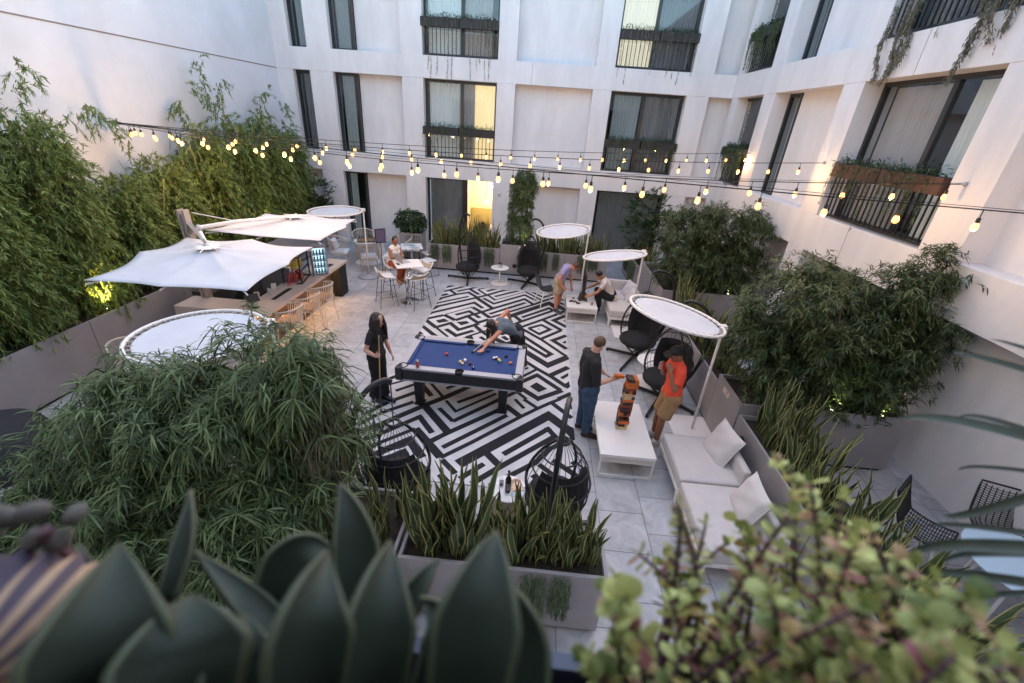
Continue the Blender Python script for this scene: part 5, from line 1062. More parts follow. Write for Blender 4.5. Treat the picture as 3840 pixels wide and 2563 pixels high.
SED=[[0.205,0.321,4.045],[0.278,0.228,4.177],[0.086,0.254,4.016],[0.205,0.257,3.963],[0.373,0.265,4.04],[0.308,0.213,4.194],[0.369,0.259,4.154],[0.108,0.284,3.948],[0.44,0.284,4.01],[0.344,0.184,4.196],[0.388,0.352,4.128],[0.309,0.389,4.05],[0.386,0.286,3.983],[0.568,0.307,4.0],[0.521,0.285,3.986],[0.296,0.243,4.125],[0.382,0.252,4.173],[0.161,0.37,3.791],[0.133,0.286,3.98],[0.302,0.186,4.183],[0.43,0.229,4.082],[0.1,0.252,4.114],[0.215,0.4,3.995],[0.418,0.218,4.136],[0.347,0.36,4.022],[0.393,0.334,4.052],[0.258,0.256,4.093],[0.241,0.265,3.961],[0.22,0.238,4.163],[0.28,0.225,4.179],[0.42,0.357,4.062],[0.306,0.349,3.942],[0.323,0.21,4.107],[0.285,0.288,4.092],[0.265,0.353,4.104],[0.351,0.33,4.149],[0.315,0.256,4.098],[0.177,0.253,4.05],[0.219,0.413,3.964],[0.249,0.276,4.007],[0.322,0.389,3.907],[0.256,0.304,4.191],[0.343,0.208,4.16],[0.253,0.317,3.94],[0.263,0.347,4.071],[0.231,0.215,4.092],[0.412,0.219,4.098],[0.376,0.194,4.165],[0.438,0.281,4.034],[0.319,0.334,4.144],[0.44,0.42,4.059],[0.129,0.311,3.875],[0.541,0.289,4.012],[0.251,0.324,3.997],[0.305,0.28,3.96],[0.333,0.475,3.994],[0.291,0.262,4.064],[0.236,0.413,3.915],[0.226,0.372,3.839],[0.302,0.184,4.202],[0.274,0.196,4.161],[0.247,0.405,4.056],[0.355,0.399,3.988],[0.153,0.32,3.82],[0.126,0.325,4.044],[0.284,0.41,4.019],[0.307,0.286,4.179],[0.325,0.272,4.08],[0.327,0.377,3.952],[0.298,0.309,3.967],[0.313,0.362,4.077],[0.451,0.358,4.084],[0.335,0.39,4.097],[0.376,0.429,3.973],[0.382,0.218,4.162],[0.391,0.474,4.065],[0.437,0.299,3.976],[0.398,0.289,4.055],[0.108,0.248,4.126],[0.126,0.227,4.101],[0.083,0.23,4.06],[0.515,0.323,4.043],[0.472,0.339,4.079],[0.187,0.387,3.829],[0.297,0.233,4.104],[0.345,0.263,4.083],[0.262,0.334,4.096],[0.303,0.241,4.03],[0.428,0.3,4.031],[0.371,0.36,4.041],[0.178,0.384,3.833],[0.388,0.382,4.031],[0.18,0.305,4.049],[0.27,0.399,3.857],[0.233,0.297,4.022],[0.203,0.393,4.095],[0.202,0.384,4.086],[0.301,0.402,4.172],[0.304,0.389,4.158],[0.264,0.378,4.116],[0.096,0.295,3.987],[0.123,0.335,4.018],[0.158,0.359,4.046],[0.383,0.301,4.15],[0.347,0.357,4.165],[0.324,0.378,4.165]]
LFT=[[-0.344,0.16,4.175],[-0.338,0.166,4.171],[-0.339,0.187,4.184],[-0.329,0.196,4.179]]
# ------------------------------------------------------------------ foliage
def leafm(name,c1,c2,trans=.25,rough=.5): return mat(name,c1,rough,island=1,col2=c2,trans=trans,spec=.4)
M['bam']=leafm('bamboo_leaf',(.06,.105,.022),(.29,.36,.10));M['pod']=leafm('shrub_leaf',(.014,.032,.011),(.16,.23,.09));M['podb']=leafm('shrub_leaf_brown',(.045,.06,.028),(.16,.15,.08))
M['tree']=leafm('tree_leaf',(.013,.030,.010),(.12,.165,.065));M['rap']=leafm('palm_leaf',(.014,.035,.013),(.075,.12,.05));M['sn']=leafm('snake_leaf',(.018,.042,.016),(.055,.09,.04),trans=.08,rough=.4);M['sny']=mat('snake_margin',(.36,.33,.12),.5,trans=.1)
M['ivy']=leafm('ivy_leaf',(.045,.075,.03),(.14,.19,.09));M['dry']=leafm('dry_vine',(.12,.11,.08),(.26,.24,.17));M['twig']=mat('bark',(.10,.07,.045),.85,var=.3,vs=20);M['cane']=mat('bamboo_cane',(.30,.26,.09),.5,var=.2,vs=10)
def nmesh(name,v,quads,tris,m,parent=None,midx=None):
    me=bpy.data.meshes.new(name);nv=len(v);me.vertices.add(nv);me.vertices.foreach_set('co',np.asarray(v,dtype=np.float32).ravel())
    nq,ntt=len(quads),len(tris);idx=np.concatenate([np.asarray(quads,dtype=np.int32).ravel(),np.asarray(tris,dtype=np.int32).ravel()]) if ntt else np.asarray(quads,dtype=np.int32).ravel()
    me.loops.add(len(idx));me.loops.foreach_set('vertex_index',idx);me.polygons.add(nq+ntt)
    st=np.concatenate([np.arange(nq)*4,nq*4+np.arange(ntt)*3]).astype(np.int32);me.polygons.foreach_set('loop_start',st)
    for q in (m if isinstance(m,list) else [m]): me.materials.append(q)
    if midx is not None: me.polygons.foreach_set('material_index',midx)
    me.polygons.foreach_set('use_smooth',np.ones(nq+ntt,dtype=bool));me.update(calc_edges=True);me.validate()
    o=bpy.data.objects.new(name,me);COL.objects.link(o)
    if parent:o.parent=parent
    return o
def leaves(P,D,L,Wd,droop,rng):
    P=np.asarray(P,float);D=np.asarray(D,float);n=len(P);D/=np.linalg.norm(D,axis=1,keepdims=True)+1e-9
    L=np.broadcast_to(L,(n,)).reshape(n,1);Wd=np.broadcast_to(Wd,(n,)).reshape(n,1);droop=np.broadcast_to(droop,(n,)).reshape(n,1)
    up=np.array([0,0,1.])+rng.normal(0,.35,(n,3));S=np.cross(D,up);S/=np.linalg.norm(S,axis=1,keepdims=True)+1e-9
    T=[0,.33,.7,1];Wp=[.3,1,.75,0];rows=[]
    for t,w_ in zip(T,Wp):
        c=P+D*L*t;c[:,2]-=(droop*L*t*t).ravel()
        if w_>0: rows+=[c-S*Wd*w_*.5,c+S*Wd*w_*.5]
        else: rows.append(c)
    v=np.stack(rows,1).reshape(-1,3);b=np.arange(n)[:,None]*7
    q=np.concatenate([b+np.array([[0,1,3,2]]),b+np.array([[2,3,5,4]])]);t=b+np.array([[4,5,6]])
    return v,q,t
def merge(parts):
    V_=[];Q=[];T=[];o=0
    for v,q,t in parts: V_.append(v);Q.append(q+o);T.append(t+o);o+=len(v)
    return np.concatenate(V_),np.concatenate(Q),np.concatenate(T)
def inell(rng,ells,n,shell=.5,clump=0,sig=.13):
    if clump:
        c0,d0,_=inell(rng,ells,clump,.6);k=rng.integers(0,clump,n);g=rng.normal(0,1,(n,3));sg=sig*rng.uniform(.6,1.4,clump)[k][:,None];g[:,2]*=.8;P=c0[k]+g*sg
        d=g*.6+d0[k]*.6+1e-6;d/=np.linalg.norm(d,axis=1,keepdims=True);return P,d,np.ones(n)
    w_=np.array([e[3]*e[4]*e[5] for e in ells])**.66;ch=rng.choice(len(ells),n,p=w_/w_.sum());E_=np.array(ells)[ch];d=rng.normal(size=(n,3));d/=np.linalg.norm(d,axis=1,keepdims=True)
    r=(shell+(1-shell)*rng.random(n))[:,None];r=r**.6;nz=1+.16*np.sin(d[:,:1]*5+ch[:,None])*np.cos(d[:,1:2]*6)
    return E_[:,:3]+d*r*E_[:,3:6]*nz,d,r.ravel()
def whorls(ells,n,k,L,Wd,seed,droop=.55,shell=.35,tilt=.35,zmin=None,xmin=None,clump=0,sig=.13):
    rng=np.random.default_rng(seed);C_,d,r=inell(rng,ells,n,shell,clump,sig)
    if zmin is not None: s=C_[:,2]>zmin;C_=C_[s];d=d[s]
    if xmin is not None: s=C_[:,0]>xmin;C_=C_[s];d=d[s]
    n=len(C_);ax=d*.7+np.array([0,0,.65])+rng.normal(0,.25,(n,3));ax/=np.linalg.norm(ax,axis=1,keepdims=True)
    a=np.cross(ax,rng.normal(size=(n,3)));a/=np.linalg.norm(a,axis=1,keepdims=True);b=np.cross(ax,a)
    th=rng.random((n,k))*2*PI;tl=rng.normal(tilt,.3,(n,k));D=(a[:,None]*np.cos(th)[...,None]+b[:,None]*np.sin(th)[...,None])*np.cos(tl)[...,None]+ax[:,None]*np.sin(tl)[...,None]
    off=ax[:,None]*(rng.random((n,k))*.10-.07)[...,None]
    P=(C_[:,None]+off).reshape(-1,3);D=D.reshape(-1,3);N=len(P);sz=np.repeat(rng.uniform(.75,1.2,n),k)
    return leaves(P,D,L*sz*rng.uniform(.7,1.1,N),Wd*rng.uniform(.8,1.2,N),droop*rng.uniform(.4,1.5,N),rng),C_
def trunks(base,targets,r0,name,par,m,off=(0,0,0)):
    base=Vector(base)-Vector(off)
    for i,tg in enumerate(targets):
        tg=Vector(tg)-Vector(off);mid=base.lerp(tg,.5)+Vector((.05*math.sin(i*2),.05*math.cos(i*3),.08));b2=base+Vector((.06*math.sin(i*1.7),.05*math.cos(i*2.3),0))
        MB().tube([b2,b2.lerp(mid,.5),mid,tg.lerp(mid,.4),tg],[r0,r0*.85,r0*.65,r0*.45,r0*.2],7).build(name,m,par,smooth='all')
def plantobj(name,lab,cat,loc,parts,m,crown='crown',grp=None,tw=None,base=None,tr=.03):
    t=thing(name,lab,cat,loc,0,grp);v,q,tt=merge(parts);v=v-np.array(loc);nmesh(crown,v,q,tt,m,t)
    if tw: trunks(base or loc,tw,tr,'trunk',t,M['twig'],off=loc)
    return t
# big drooping shrub, lower left
rg=np.random.default_rng(1)
ES=[(-1.85,3.1,2.0,.36,.38,.75),(-2.35,3.15,2.0,.62,.45,.68),(-2.9,3.1,1.95,.7,.5,.6),(-3.5,3.05,1.6,.75,.5,.6),(-4.2,3.0,1.2,.7,.55,.55),(-2.7,2.6,1.15,1.05,.45,.65),(-3.7,2.45,.75,1.1,.5,.5),(-4.5,2.7,.8,.6,.5,.35),(-2.0,2.7,1.2,.45,.4,.6),(-2.6,2.1,.9,1.0,.4,.45)]
ES=[(e[0]-.14,)+e[1:] for e in ES]
pA,cA=whorls(ES,1900,18,.21,.0145,11,droop=.6,shell=.35,clump=120,sig=.15);pA2,_=whorls(ES,800,15,.20,.014,13,droop=.6,shell=.2)
t=plantobj('drooping_shrub','large drooping shrub with long thin curved green leaves filling the lower left planter','shrub',(-2.8,2.8,.75),[pA,pA2],M['pod'],tw=[(-1.7,3.1,2.3),(-2.3,3.1,2.2),(-3.1,3.0,1.7),(-3.9,2.9,1.3),(-2.5,2.5,1.3),(-1.4,2.9,1.6),(-4.4,2.7,1.0)],base=(-2.6,2.8,.72))
pB_,_=whorls([(-1.78,3.0,1.5,.20,.26,.85),(-1.85,3.2,2.2,.22,.24,.45)],330,20,.15,.0105,12,droop=.95,shell=.3)
plantobj('wispy_shrub','finer browner upright shrub with wispy leaves at the right end of the drooping shrub','shrub',(-1.45,3.0,.75),[pB_],M['podb'],tw=[(-1.75,3.0,2.4),(-1.6,2.95,1.9),(-1.85,3.1,2.3)],base=(-1.6,2.9,.72),tr=.022)
# bamboo along the left wall
def bamboo(cx,cy,w_,h,seed,lab,n=420,spikes=()):
    rng=np.random.default_rng(seed);z0=.9;C_=[];
    ell=[(cx,cy,z0+h*.55,w_*.62,w_*.62,h*.46),(cx+.1,cy-w_*.3,z0+h*.35,w_*.6,w_*.55,h*.36),(cx-.05,cy+w_*.3,z0+h*.68,w_*.5,w_*.5,h*.34),(cx+.3,cy+.1,z0+h*.32,w_*.5,w_*.6,h*.32),(cx+.35,cy-.1,z0+h*.62,w_*.45,w_*.5,h*.3)]
    ell.append((cx+.05,cy,z0+h*.84,w_*.55,w_*.62,h*.2))
    C0,d,r=inell(rng,ell,n,.25);ok=C0[:,0]>-8.85;C0=C0[ok];d=d[ok]
    for (sx,sy,sz,ex,ey,ez) in spikes:
        k=17;s=np.linspace(0,1,k)[:,None];P_=np.array([[sx,sy,sz]])*(1-s)+np.array([[ex,ey,ez]])*s;P_[:,2]+=.25*np.sin(s[:,0]*PI);C0=np.concatenate([C0,P_+rng.normal(0,.05,(k,3))]);d=np.concatenate([d,rng.normal(0,1,(k,3))])
    n=len(C0);d=d*.6+np.array([.35,-.1,-.25])+rng.normal(0,.45,(n,3));d/=np.linalg.norm(d,axis=1,keepdims=True)
    # each spray: a drooping twig with leaves alternating along it
    n=len(C0);k=34;s=rng.random((n,k));TL=.30;P_=C0[:,None]+d[:,None]*TL*s[...,None];P_[...,2]-=.16*s**2
    D=d[:,None]+rng.normal(0,.55,(n,k,3))+np.array([0,0,-.35]);P_=P_.reshape(-1,3);D=D.reshape(-1,3);N=len(P_)
    v,q,tt=leaves(P_,D,.10*rng.uniform(.6,1.25,N),.0165*rng.uniform(.8,1.2,N),.3*rng.random(N),rng)
    v[:,0]=np.maximum(v[:,0],-8.87)
    t=thing('bamboo',lab,'bamboo',(cx,cy,.9),0,'bamboo clumps along the left wall');nmesh('foliage',v-np.array([cx,cy,.9]),q,tt,M['bam'],t)
    for i in range(11):
        a=rng.normal(0,.16,2);e=rng.normal(0,w_*.33,2);MB().tube([(a[0],a[1],0),(a[0]+e[0]*.3,a[1]+e[1]*.3,h*.35),(a[0]+e[0]*.8+.0,a[1]+e[1]*.8,h*.8),(max(-8.8-cx,a[0]+e[0]),a[1]+e[1],h*.98)],[.013,.012,.009,.004],6).build('cane',M['cane'],t,smooth='all')
    return t
BL=[(-8.15,4.2,.95,2.7,'bamboo clump nearest the camera at the left edge of the picture',620,()),(-8.2,5.6,.95,3.15,'tall bushy bamboo clump, highest mass at the left edge',680,((-8.4,5.8,3.6,-8.5,6.3,4.35),(-8.2,5.3,3.3,-8.0,6.2,4.1))),
(-8.2,6.9,.9,3.2,'tall bamboo clump just left of where the light strings start',620,((-8.4,7.0,3.8,-8.4,7.7,4.75),(-8.3,7.4,3.6,-8.1,8.3,4.2))),(-8.15,8.2,.75,2.15,'shorter bamboo clump lit yellow from below by a spotlight',420,()),
(-8.25,9.4,.8,2.4,'yellow green bamboo clump directly behind the first bulbs',460,((-8.5,9.3,3.0,-8.6,8.75,4.1),)),(-8.2,10.7,.85,2.9,'bamboo clump behind the middle of the first parasol',480,((-8.5,10.9,3.5,-8.6,11.0,4.4),)),
(-8.25,12.0,.85,3.1,'bamboo clump with one tall thin spray against the white wall',460,((-8.5,12.2,3.6,-8.6,12.0,5.3),(-8.4,12.0,3.6,-8.5,12.6,5.0),(-8.3,12.3,3.5,-8.6,11.4,4.8))),(-8.2,13.3,.85,3.25,'bamboo clump left of the narrow windows',440,((-8.4,13.5,3.7,-8.5,14.6,4.8),)),(-8.25,14.6,.8,2.9,'last bamboo clump in the back corner by the narrow window',380,((-8.4,14.8,3.3,-8.4,15.3,4.5),))]
for i,(x,y,w_,h,lab,n,sp) in enumerate(BL): bamboo(x,y,w_*1.05,h,100+i,lab,int(n*2.1),sp)
# fan palms (rhapis)
def fanpalm(loc,ells,n,seed,lab,L=.22):
    rng=np.random.default_rng(seed);C_,d,r=inell(rng,ells,n,.55);d=d*.8+np.array([0,-.3,.35])+rng.normal(0,.25,(n,3));d/=np.linalg.norm(d,axis=1,keepdims=True)
    k=9;a=np.cross(d,[0,0,1.]);a/=np.linalg.norm(a,axis=1,keepdims=True);th=np.linspace(-1.5,1.5,k)[None,:]+rng.normal(0,.06,(n,k));up=np.cross(a,d)
    D=d[:,None]*np.cos(th)[...,None]+a[:,None]*np.sin(th)[...,None]+up[:,None]*.15;P_=np.repeat(C_[:,None],k,1).reshape(-1,3);D=D.reshape(-1,3);N=len(P_)
    return plantobj('fan_palm',lab,'palm',loc,[leaves(P_,D,L*rng.uniform(.8,1.15,N),.028,.35*rng.uniform(.5,1.3,N),rng)],M['rap'],tw=[(e[0],e[1],e[2]+e[5]*.4) for e in ells],tr=.02)
fanpalm((-7.75,15.0,.9),[(-7.75,14.85,1.95,.75,.5,.55),(-7.7,14.7,1.3,.7,.5,.5)],260,31,'dark fan leaved palm below the narrow windows in the back left corner')
fanpalm((3.45,13.9,.8),[(3.35,13.9,2.35,.62,.5,.55),(3.2,13.8,1.7,.6,.45,.55),(3.9,13.9,1.9,.6,.4,.5)],330,32,'fan leaved palm in front of the dark ground floor window at the right')
# trees on the right
pT,_=whorls([(3.75,11.2,2.2,.6,.6,.62),(4.6,11.3,2.35,.75,.65,.62),(5.3,11.2,2.3,.45,.6,.6),(4.3,11.0,1.5,1.05,.6,.5),(5.3,11.1,1.5,.5,.5,.5)],3800,15,.13,.016,41,droop=.45,shell=.3,clump=110,sig=.16)
plantobj('leafy_tree','broad dark leafy tree filling the far right planter under the wing window','tree',(4.4,11.4,.9),[pT],M['tree'],tw=[(3.8,11.3,2.5),(4.5,11.4,2.7),(5.2,11.3,2.6),(4.1,11.1,1.8)],base=(4.4,11.4,.9),tr=.035)
pT,_=whorls([(3.75,6.05,2.35,.55,.55,.58),(4.5,6.1,2.35,.7,.6,.58),(5.25,6.15,2.45,.6,.55,.55),(5.45,6.1,1.95,.38,.5,.6),(4.3,5.95,1.75,.8,.55,.45),(5.2,6.0,1.55,.6,.45,.4),(3.6,6.05,1.6,.4,.5,.45),(5.5,6.1,3.05,.22,.2,.25),(4.6,5.95,1.2,.9,.4,.3),(5.4,6.1,1.4,.3,.4,.4)],4600,15,.13,.016,42,droop=.4,shell=.3,clump=120,sig=.135)
plantobj('leafy_tree','spreading dark tree in the big right planter lit green from below','tree',(4.5,5.95,.9),[pT],M['tree'],tw=[(3.8,6.0,2.4),(4.4,6.1,2.6),(5.2,6.1,2.6),(5.6,6.05,2.2),(5.55,6.1,3.1)],base=(4.5,5.95,.9),tr=.035)
# narrow column plant
pC,_=whorls([(-.55,13.95,1.4,.42,.3,.5),(-.55,13.95,2.0,.40,.28,.5),(-.52,13.95,2.6,.42,.3,.5),(-.45,13.9,2.95,.34,.3,.3)],1000,16,.13,.015,43,droop=.6,shell=.5)
plantobj('column_shrub','narrow upright column of foliage climbing past the beam beside the lit room','shrub',(-.53,13.95,.9),[pC],M['pod'],tw=[(-.5,13.95,2.9)],tr=.03)
rg=np.random.default_rng(7)
pS,_=whorls([(-4.28,14.7,1.25,.52,.42,.36)],170,13,.15,.055,44,droop=.4,shell=.55)
plantobj('round_shrub','round bushy broad leaved shrub in the square tall planter','shrub',(-4.24,14.7,.8),[pS],M['rap'],tw=[(-4.24,14.7,1.3)],tr=.02)
nmesh('leaves',*(lambda a:(a[0],a[1],a[2]))(leaves(np.zeros((26,3))+[0,0,.11],np.random.default_rng(3).normal(0,1,(26,3))*[1,1,.4]+[0,0,.9],.14,.022,.6,np.random.default_rng(4))),M['ivy'],PP_)
# snake plants
def snakeproto(seed,n=9,h=.62):
    rng=random.Random(seed);v=[];q=[];mi=[]
    for i in range(n):
        a=rng.random()*2*PI;r=rng.uniform(.01,.10);bx,by=r*math.cos(a),r*math.sin(a);H=h*rng.uniform(.5,1.15);ln=rng.uniform(.05,.34);la=a+rng.uniform(-.8,.8);yw=rng.random()*PI;tw=rng.uniform(-1.2,1.2);W_=rng.uniform(.042,.062)/2;K=7;b0=len(v);wv=rng.uniform(0,6)
        for k in range(K+1):
            t=k/K;c=(bx+math.cos(la)*ln*H*t*t+.012*math.sin(t*9+wv),by+math.sin(la)*ln*H*t*t+.012*math.cos(t*8+wv),H*t*(1-.08*ln*t));an=yw+tw*t;wd=W_*(.55+1.4*t if t<.3 else 1-.05*t if t<.62 else max(.02,(1-(t-.62)/.38)**.75));sx,sy=math.cos(an),math.sin(an);nx,ny=-sy,sx
            for u,o in ((-1,0),(-.74,-.004),(0,-.009),(.74,-.004),(1,0)): v.append((c[0]+sx*wd*u+nx*o,c[1]+sy*wd*u+ny*o,c[2]))
        for k in range(K):
            for j in range(4): q.append((b0+k*5+j,b0+k*5+j+1,b0+k*5+j+6,b0+k*5+j+5));mi.append(1 if j in (0,3) else 0)
    o=nmesh('snake_plant',np.array(v),np.array(q),np.zeros((0,3),int),[M['sn'],M['sny']],midx=mi);return o
SPR=[snakeproto(200+i,n=10+i%3) for i in range(6)]
rs=random.Random(9)
def snakes(x0,x1,y0,y1,z,n,lab,grp,sc=1.0):
    for i in range(n):
        f=(i+.5)/n
        if (x1-x0)>(y1-y0): x=x0+(x1-x0)*f+rs.uniform(-.04,.04);y=rs.uniform(y0,y1)
        else: y=y0+(y1-y0)*f+rs.uniform(-.04,.04);x=rs.uniform(x0,x1)
        s=sc*rs.uniform(.85,1.2);o=SPR[rs.randrange(6)].copy();COL.objects.link(o);o.location=(x,y,z-.08);o.rotation_euler=(rs.uniform(-.08,.08),rs.uniform(-.08,.08),rs.random()*6.28);o.scale=(s,s,s*rs.uniform(.9,1.15));tag(o,lab,'snake plant',grp)
snakes(-.95,-.42,2.78,2.98,.80,10,'yellow edged snake plant in the near planter left of the small gap','snake plants left of the gap',1.3)
snakes(-.16,.80,2.76,2.98,.80,17,'yellow edged snake plant in the near planter below the wine table','snake plants below the wine table',1.0)
snakes(-1.3,-1.0,2.75,3.2,.80,4,'yellow edged snake plant leaning beside the wispy shrub','snake plants beside the wispy shrub',1.0)
snakes(-3.35,-1.2,13.75,14.05,.8,17,'tall snake plant in the back planter in front of the lit room','snake plants in front of the lit room',1.15)
snakes(.15,2.2,13.75,14.05,.8,16,'snake plant in the back planter behind the tilted shade','snake plants behind the tilted shade',1.05)
snakes(3.4,3.7,6.5,10.3,.8,26,'snake plant in the low planter behind the right hand egg chairs','snake plants behind the egg chairs',1.12)
snakes(3.38,3.72,2.0,5.4,.8,26,'snake plant in the low planter behind the near sofa','snake plants behind the near sofa',1.2)
snakes(3.2,3.6,13.0,14.4,.8,8,'snake plant beside the fan palm at the far right','snake plants beside the fan palm',1.1)
for o in SPR: bpy.data.objects.remove(o)
# grassy tufts in gaps and hanging greenery on planter faces
def tuft(loc,lab,n=260,L=.2):
    rng=np.random.default_rng(int(abs(loc[0]*100+loc[1]*10)));P_=rng.normal(0,.07,(n,3))*[1,1,.2];D=rng.normal(0,.55,(n,3));D[:,2]=abs(D[:,2])+.5;v,q,t_=leaves(P_,D,L*rng.uniform(.6,1.2,n),.006,.5,rng);o=nmesh('grass_tuft',v,q,t_,M['ivy']);o.location=loc;return tag(o,lab,'grass')
tuft((-.33,2.95,.80),'spiky green grass tuft in the small gap between the two near planters',420,.22)
def hanging(x,y,z,axis,w_,h,lab,grp,seed,m='ivy',nrm=(0,-1)):
    rng=np.random.default_rng(seed);n=int(1300*w_*h/.18);s=rng.random(n);hh=h*(.55+.45*np.sin(np.linspace(0,9,40))**2);u=rng.random(n);zz=-hh[(u*39).astype(int)]*s**.8
    bulge=.02+.045*np.sin(s*PI)
    P_=np.stack([(u-.5)*w_ if axis=='x' else nrm[0]*bulge+0*u,(nrm[1]*bulge+0*u) if axis=='x' else (u-.5)*w_,zz],1)+rng.normal(0,.008,(n,3));D=rng.normal(0,.5,(n,3))+[nrm[0]*.5,nrm[1]*.5,-.9]
    v,q,t_=leaves(P_,D,.06*rng.uniform(.5,1.2,n),.007,.3,rng);o=nmesh('trailing_plant',v,q,t_,M[m]);o.location=(x,y,z);return tag(o,lab,'trailing plant',grp)
for i,(x,w_,h) in enumerate([(-3.2,.24,.55),(-2.82,.28,.6),(-1.45,.32,.62)]): hanging(x,13.54,.86,'x',w_,h,'soft green trailing plant hanging down the back planter before the lit room','greenery hanging from the back planter',300+i)
for i,(x,w_,h) in enumerate([(.25,.34,.62),(.68,.2,.6),(1.5,.3,.6),(1.85,.3,.5)]): hanging(x,13.55,.86,'x',w_,h,'green trailing plant hanging down the back planter behind the men','greenery hanging behind the men',310+i)
for i,(x,w_,h) in enumerate([(-.05,.16,.5),(.25,.22,.7),(.5,.18,.6)]): hanging(x,2.585,.86,'x',w_,h,'thin trailing plant hanging down the near face of the nearest planter','greenery hanging from the nearest planter',320+i)
for i,(y,w_,h) in enumerate([(13.4,.6,.7),(14.3,.5,.6)]): hanging(3.08,y,.86,'y',w_,h,'dark ivy hanging down the narrow planter behind the far sofa','ivy behind the far sofa',330+i,nrm=(-1,0))
hanging(3.19,2.9,.86,'y',.8,.3,'low green trailing plant creeping over the planter edge behind the near sofa',None,335,nrm=(-1,0)) if False else None
# window boxes with trailing plants
M['boxdk']=mat('dark_box',(.03,.026,.026),.7);M['rust']=mat('rusty_steel',(.085,.04,.028),.85,var=.35,vs=6)
def winbox(T,a0,a1,z0,z1,lab,m,seed,vines=1.0,split=True,grp='window boxes',d0=-.02,d1=.17,vl=.9,vm='ivy',vn=4):
    c=T((a0+a1)/2,(d0+d1)/2,z0);t=thing('window_box',lab,'planter box',c,0,grp);mid=(a0+a1)/2
    for (p,q) in ([(a0,mid-.02),(mid+.02,a1)] if split else [(a0,a1)]):
        b=MB();fbox(b,T,p,q,d0,d1,z0,z1);b.build('box',m,t,off=c)
        s=MB();fbox(s,T,p+.02,q-.02,d0+.02,d1-.02,z1,z1+.006);s.build('soil',M['soil'],t,off=c)
    rng=np.random.default_rng(seed);parts=[]
    for i in range(16):
        a=a0+.1+(a1-a0-.2)*(i+.5)/16;n=55;C_=np.array(T(a,(d0+d1)/2,z1));P_=C_+rng.normal(0,.06,(n,3));D=rng.normal(0,.7,(n,3))+[0,0,.6];parts.append(leaves(P_,D,.12*rng.uniform(.5,1.2,n)*rng.uniform(.6,1.5),.02,.5,rng))
    v,q,t_=merge(parts);nmesh('plants',v-np.array(c),q,t_,M['rap'],t)
    parts=[];NV=int(16*vines)
    for i in range(NV):
        a=rng.uniform(a0,a1);l=vl*rng.uniform(.15,1)**1.6+.15;n=int(90*l)+14;s=rng.random(n);out=T(a,d0-.03,z1);P_=np.array(out)+np.stack([.012*np.sin(s*9+i)+0*s,.012*np.cos(s*7+i),-s*l],1)+rng.normal(0,.006,(n,3));D=rng.normal(0,.45,(n,3))+[0,0,-1];parts.append(leaves(P_,D,.045,.009,.2,rng))
    v,q,t_=merge(parts);nmesh('trailing_stems',v-np.array(c),q,t_,M[vm],t);return t
for k,z in enumerate((3.9,6.9)):
    fl=['second storey','top storey'][k]
    winbox(backT,-4.12,-1.7,z,z+.24,'dark window box with trailing stems on the centre window, '+fl,M['boxdk'],400+k,1.3,vm='dry' if k else 'ivy',vl=1.7 if k else .6)
    winbox(backT,1.97,4.34,z,z+.24,'dark window box with trailing stems on the right back window, '+fl,M['boxdk'],410+k,1.5,vm='dry' if k else 'ivy',vl=1.4 if k else .7)
    winbox(wingT,13.85,15.6,z+.05,z+.28,'dark window box dripping with greenery on the farthest wing window, '+fl,M['boxdk'],420+k,3.0,vl=.9)
winbox(wingT,6.9,9.5,3.92,4.16,'rust coloured steel window box with trailing plants on the big wing window',M['rust'],430,1.6,d0=-.06,d1=.12,vl=.9)
winbox(wingT,6.9,9.4,6.98,7.2,'window box above the top edge with long dry vines hanging over the beam',M['boxdk'],431,1.2,vm='dry',vl=1.4,grp='window boxes')
# long dry vines over the beam of the wing
for i,(y,l) in enumerate([(9.35,1.1),(9.05,1.15),(8.9,1.05),(8.8,.9),(7.55,1.25),(7.45,.9),(7.3,.8),(7.12,.7)]):
    rng=np.random.default_rng(500+i);n=int(420*l);s=rng.random(n);P_=np.stack([.03*np.sin(s*8+i)-.02+0*s,.05*np.sin(s*5+i*2)+.0*s,-s*l],1)+rng.normal(0,.018,(n,3));D=rng.normal(0,.6,(n,3))+[0,0,-.9];v,q,t_=leaves(P_,D,.05,.014,.3,rng)
    o=nmesh('hanging_vine',v,q,t_,M['dry']);o.location=(5.64,y,6.6);tag(o,'long grey dry vine hanging over the white beam of the wing','vine','dry vines over the wing beam')
# ------------------------------------------------------------------ lit bedroom behind the open door
rm=thing('hotel_bedroom','brightly lit bedroom seen through the open door on the ground floor','room',(-2.2,17.6,0));o_=rm.location
M['warmwall']=mat('room_wall',(.78,.70,.55),.9);M['headb']=mat('headboard',(.42,.36,.16),.8);M['bed']=mat('bed_linen',(.8,.72,.58),.9,bump=.3,bs=12)
q=MB().box(-2.9,-.6,18.6,18.7,0,2.5);q.box(-2.95,-2.85,16.56,18.6,0,2.5);q.box(-.65,-.55,16.56,18.6,0,2.5);q.box(-2.9,-.6,16.56,18.7,2.5,2.55);q.build('room_wall',M['warmwall'],rm,off=o_)
MB().box(-2.85,-.65,16.56,18.6,-.02,.005).build('room_floor',mat('room_floor',(.2,.13,.08),.5),rm,off=o_);MB().box(-2.8,-.7,18.52,18.6,0,1.15).build('headboard',M['headb'],rm,off=o_)
MB().rbox((-1.35,17.7,.38),(1.2,1.7,.5),.1,puff=.04).build('bed',M['bed'],rm,off=o_,smooth='all');MB().rbox((-1.35,18.3,.72),(.7,.35,.16),.07,puff=.03).build('pillow',M['bed'],rm,off=o_,smooth='all')
MB().box(-2.5,-2.1,18.1,18.5,.3,.55).build('nightstand',M['dkwood'],rm,off=o_);MB().box(-2.35,-2.2,18.2,18.25,.56,.66).build('clock',M['blk'],rm,off=o_)
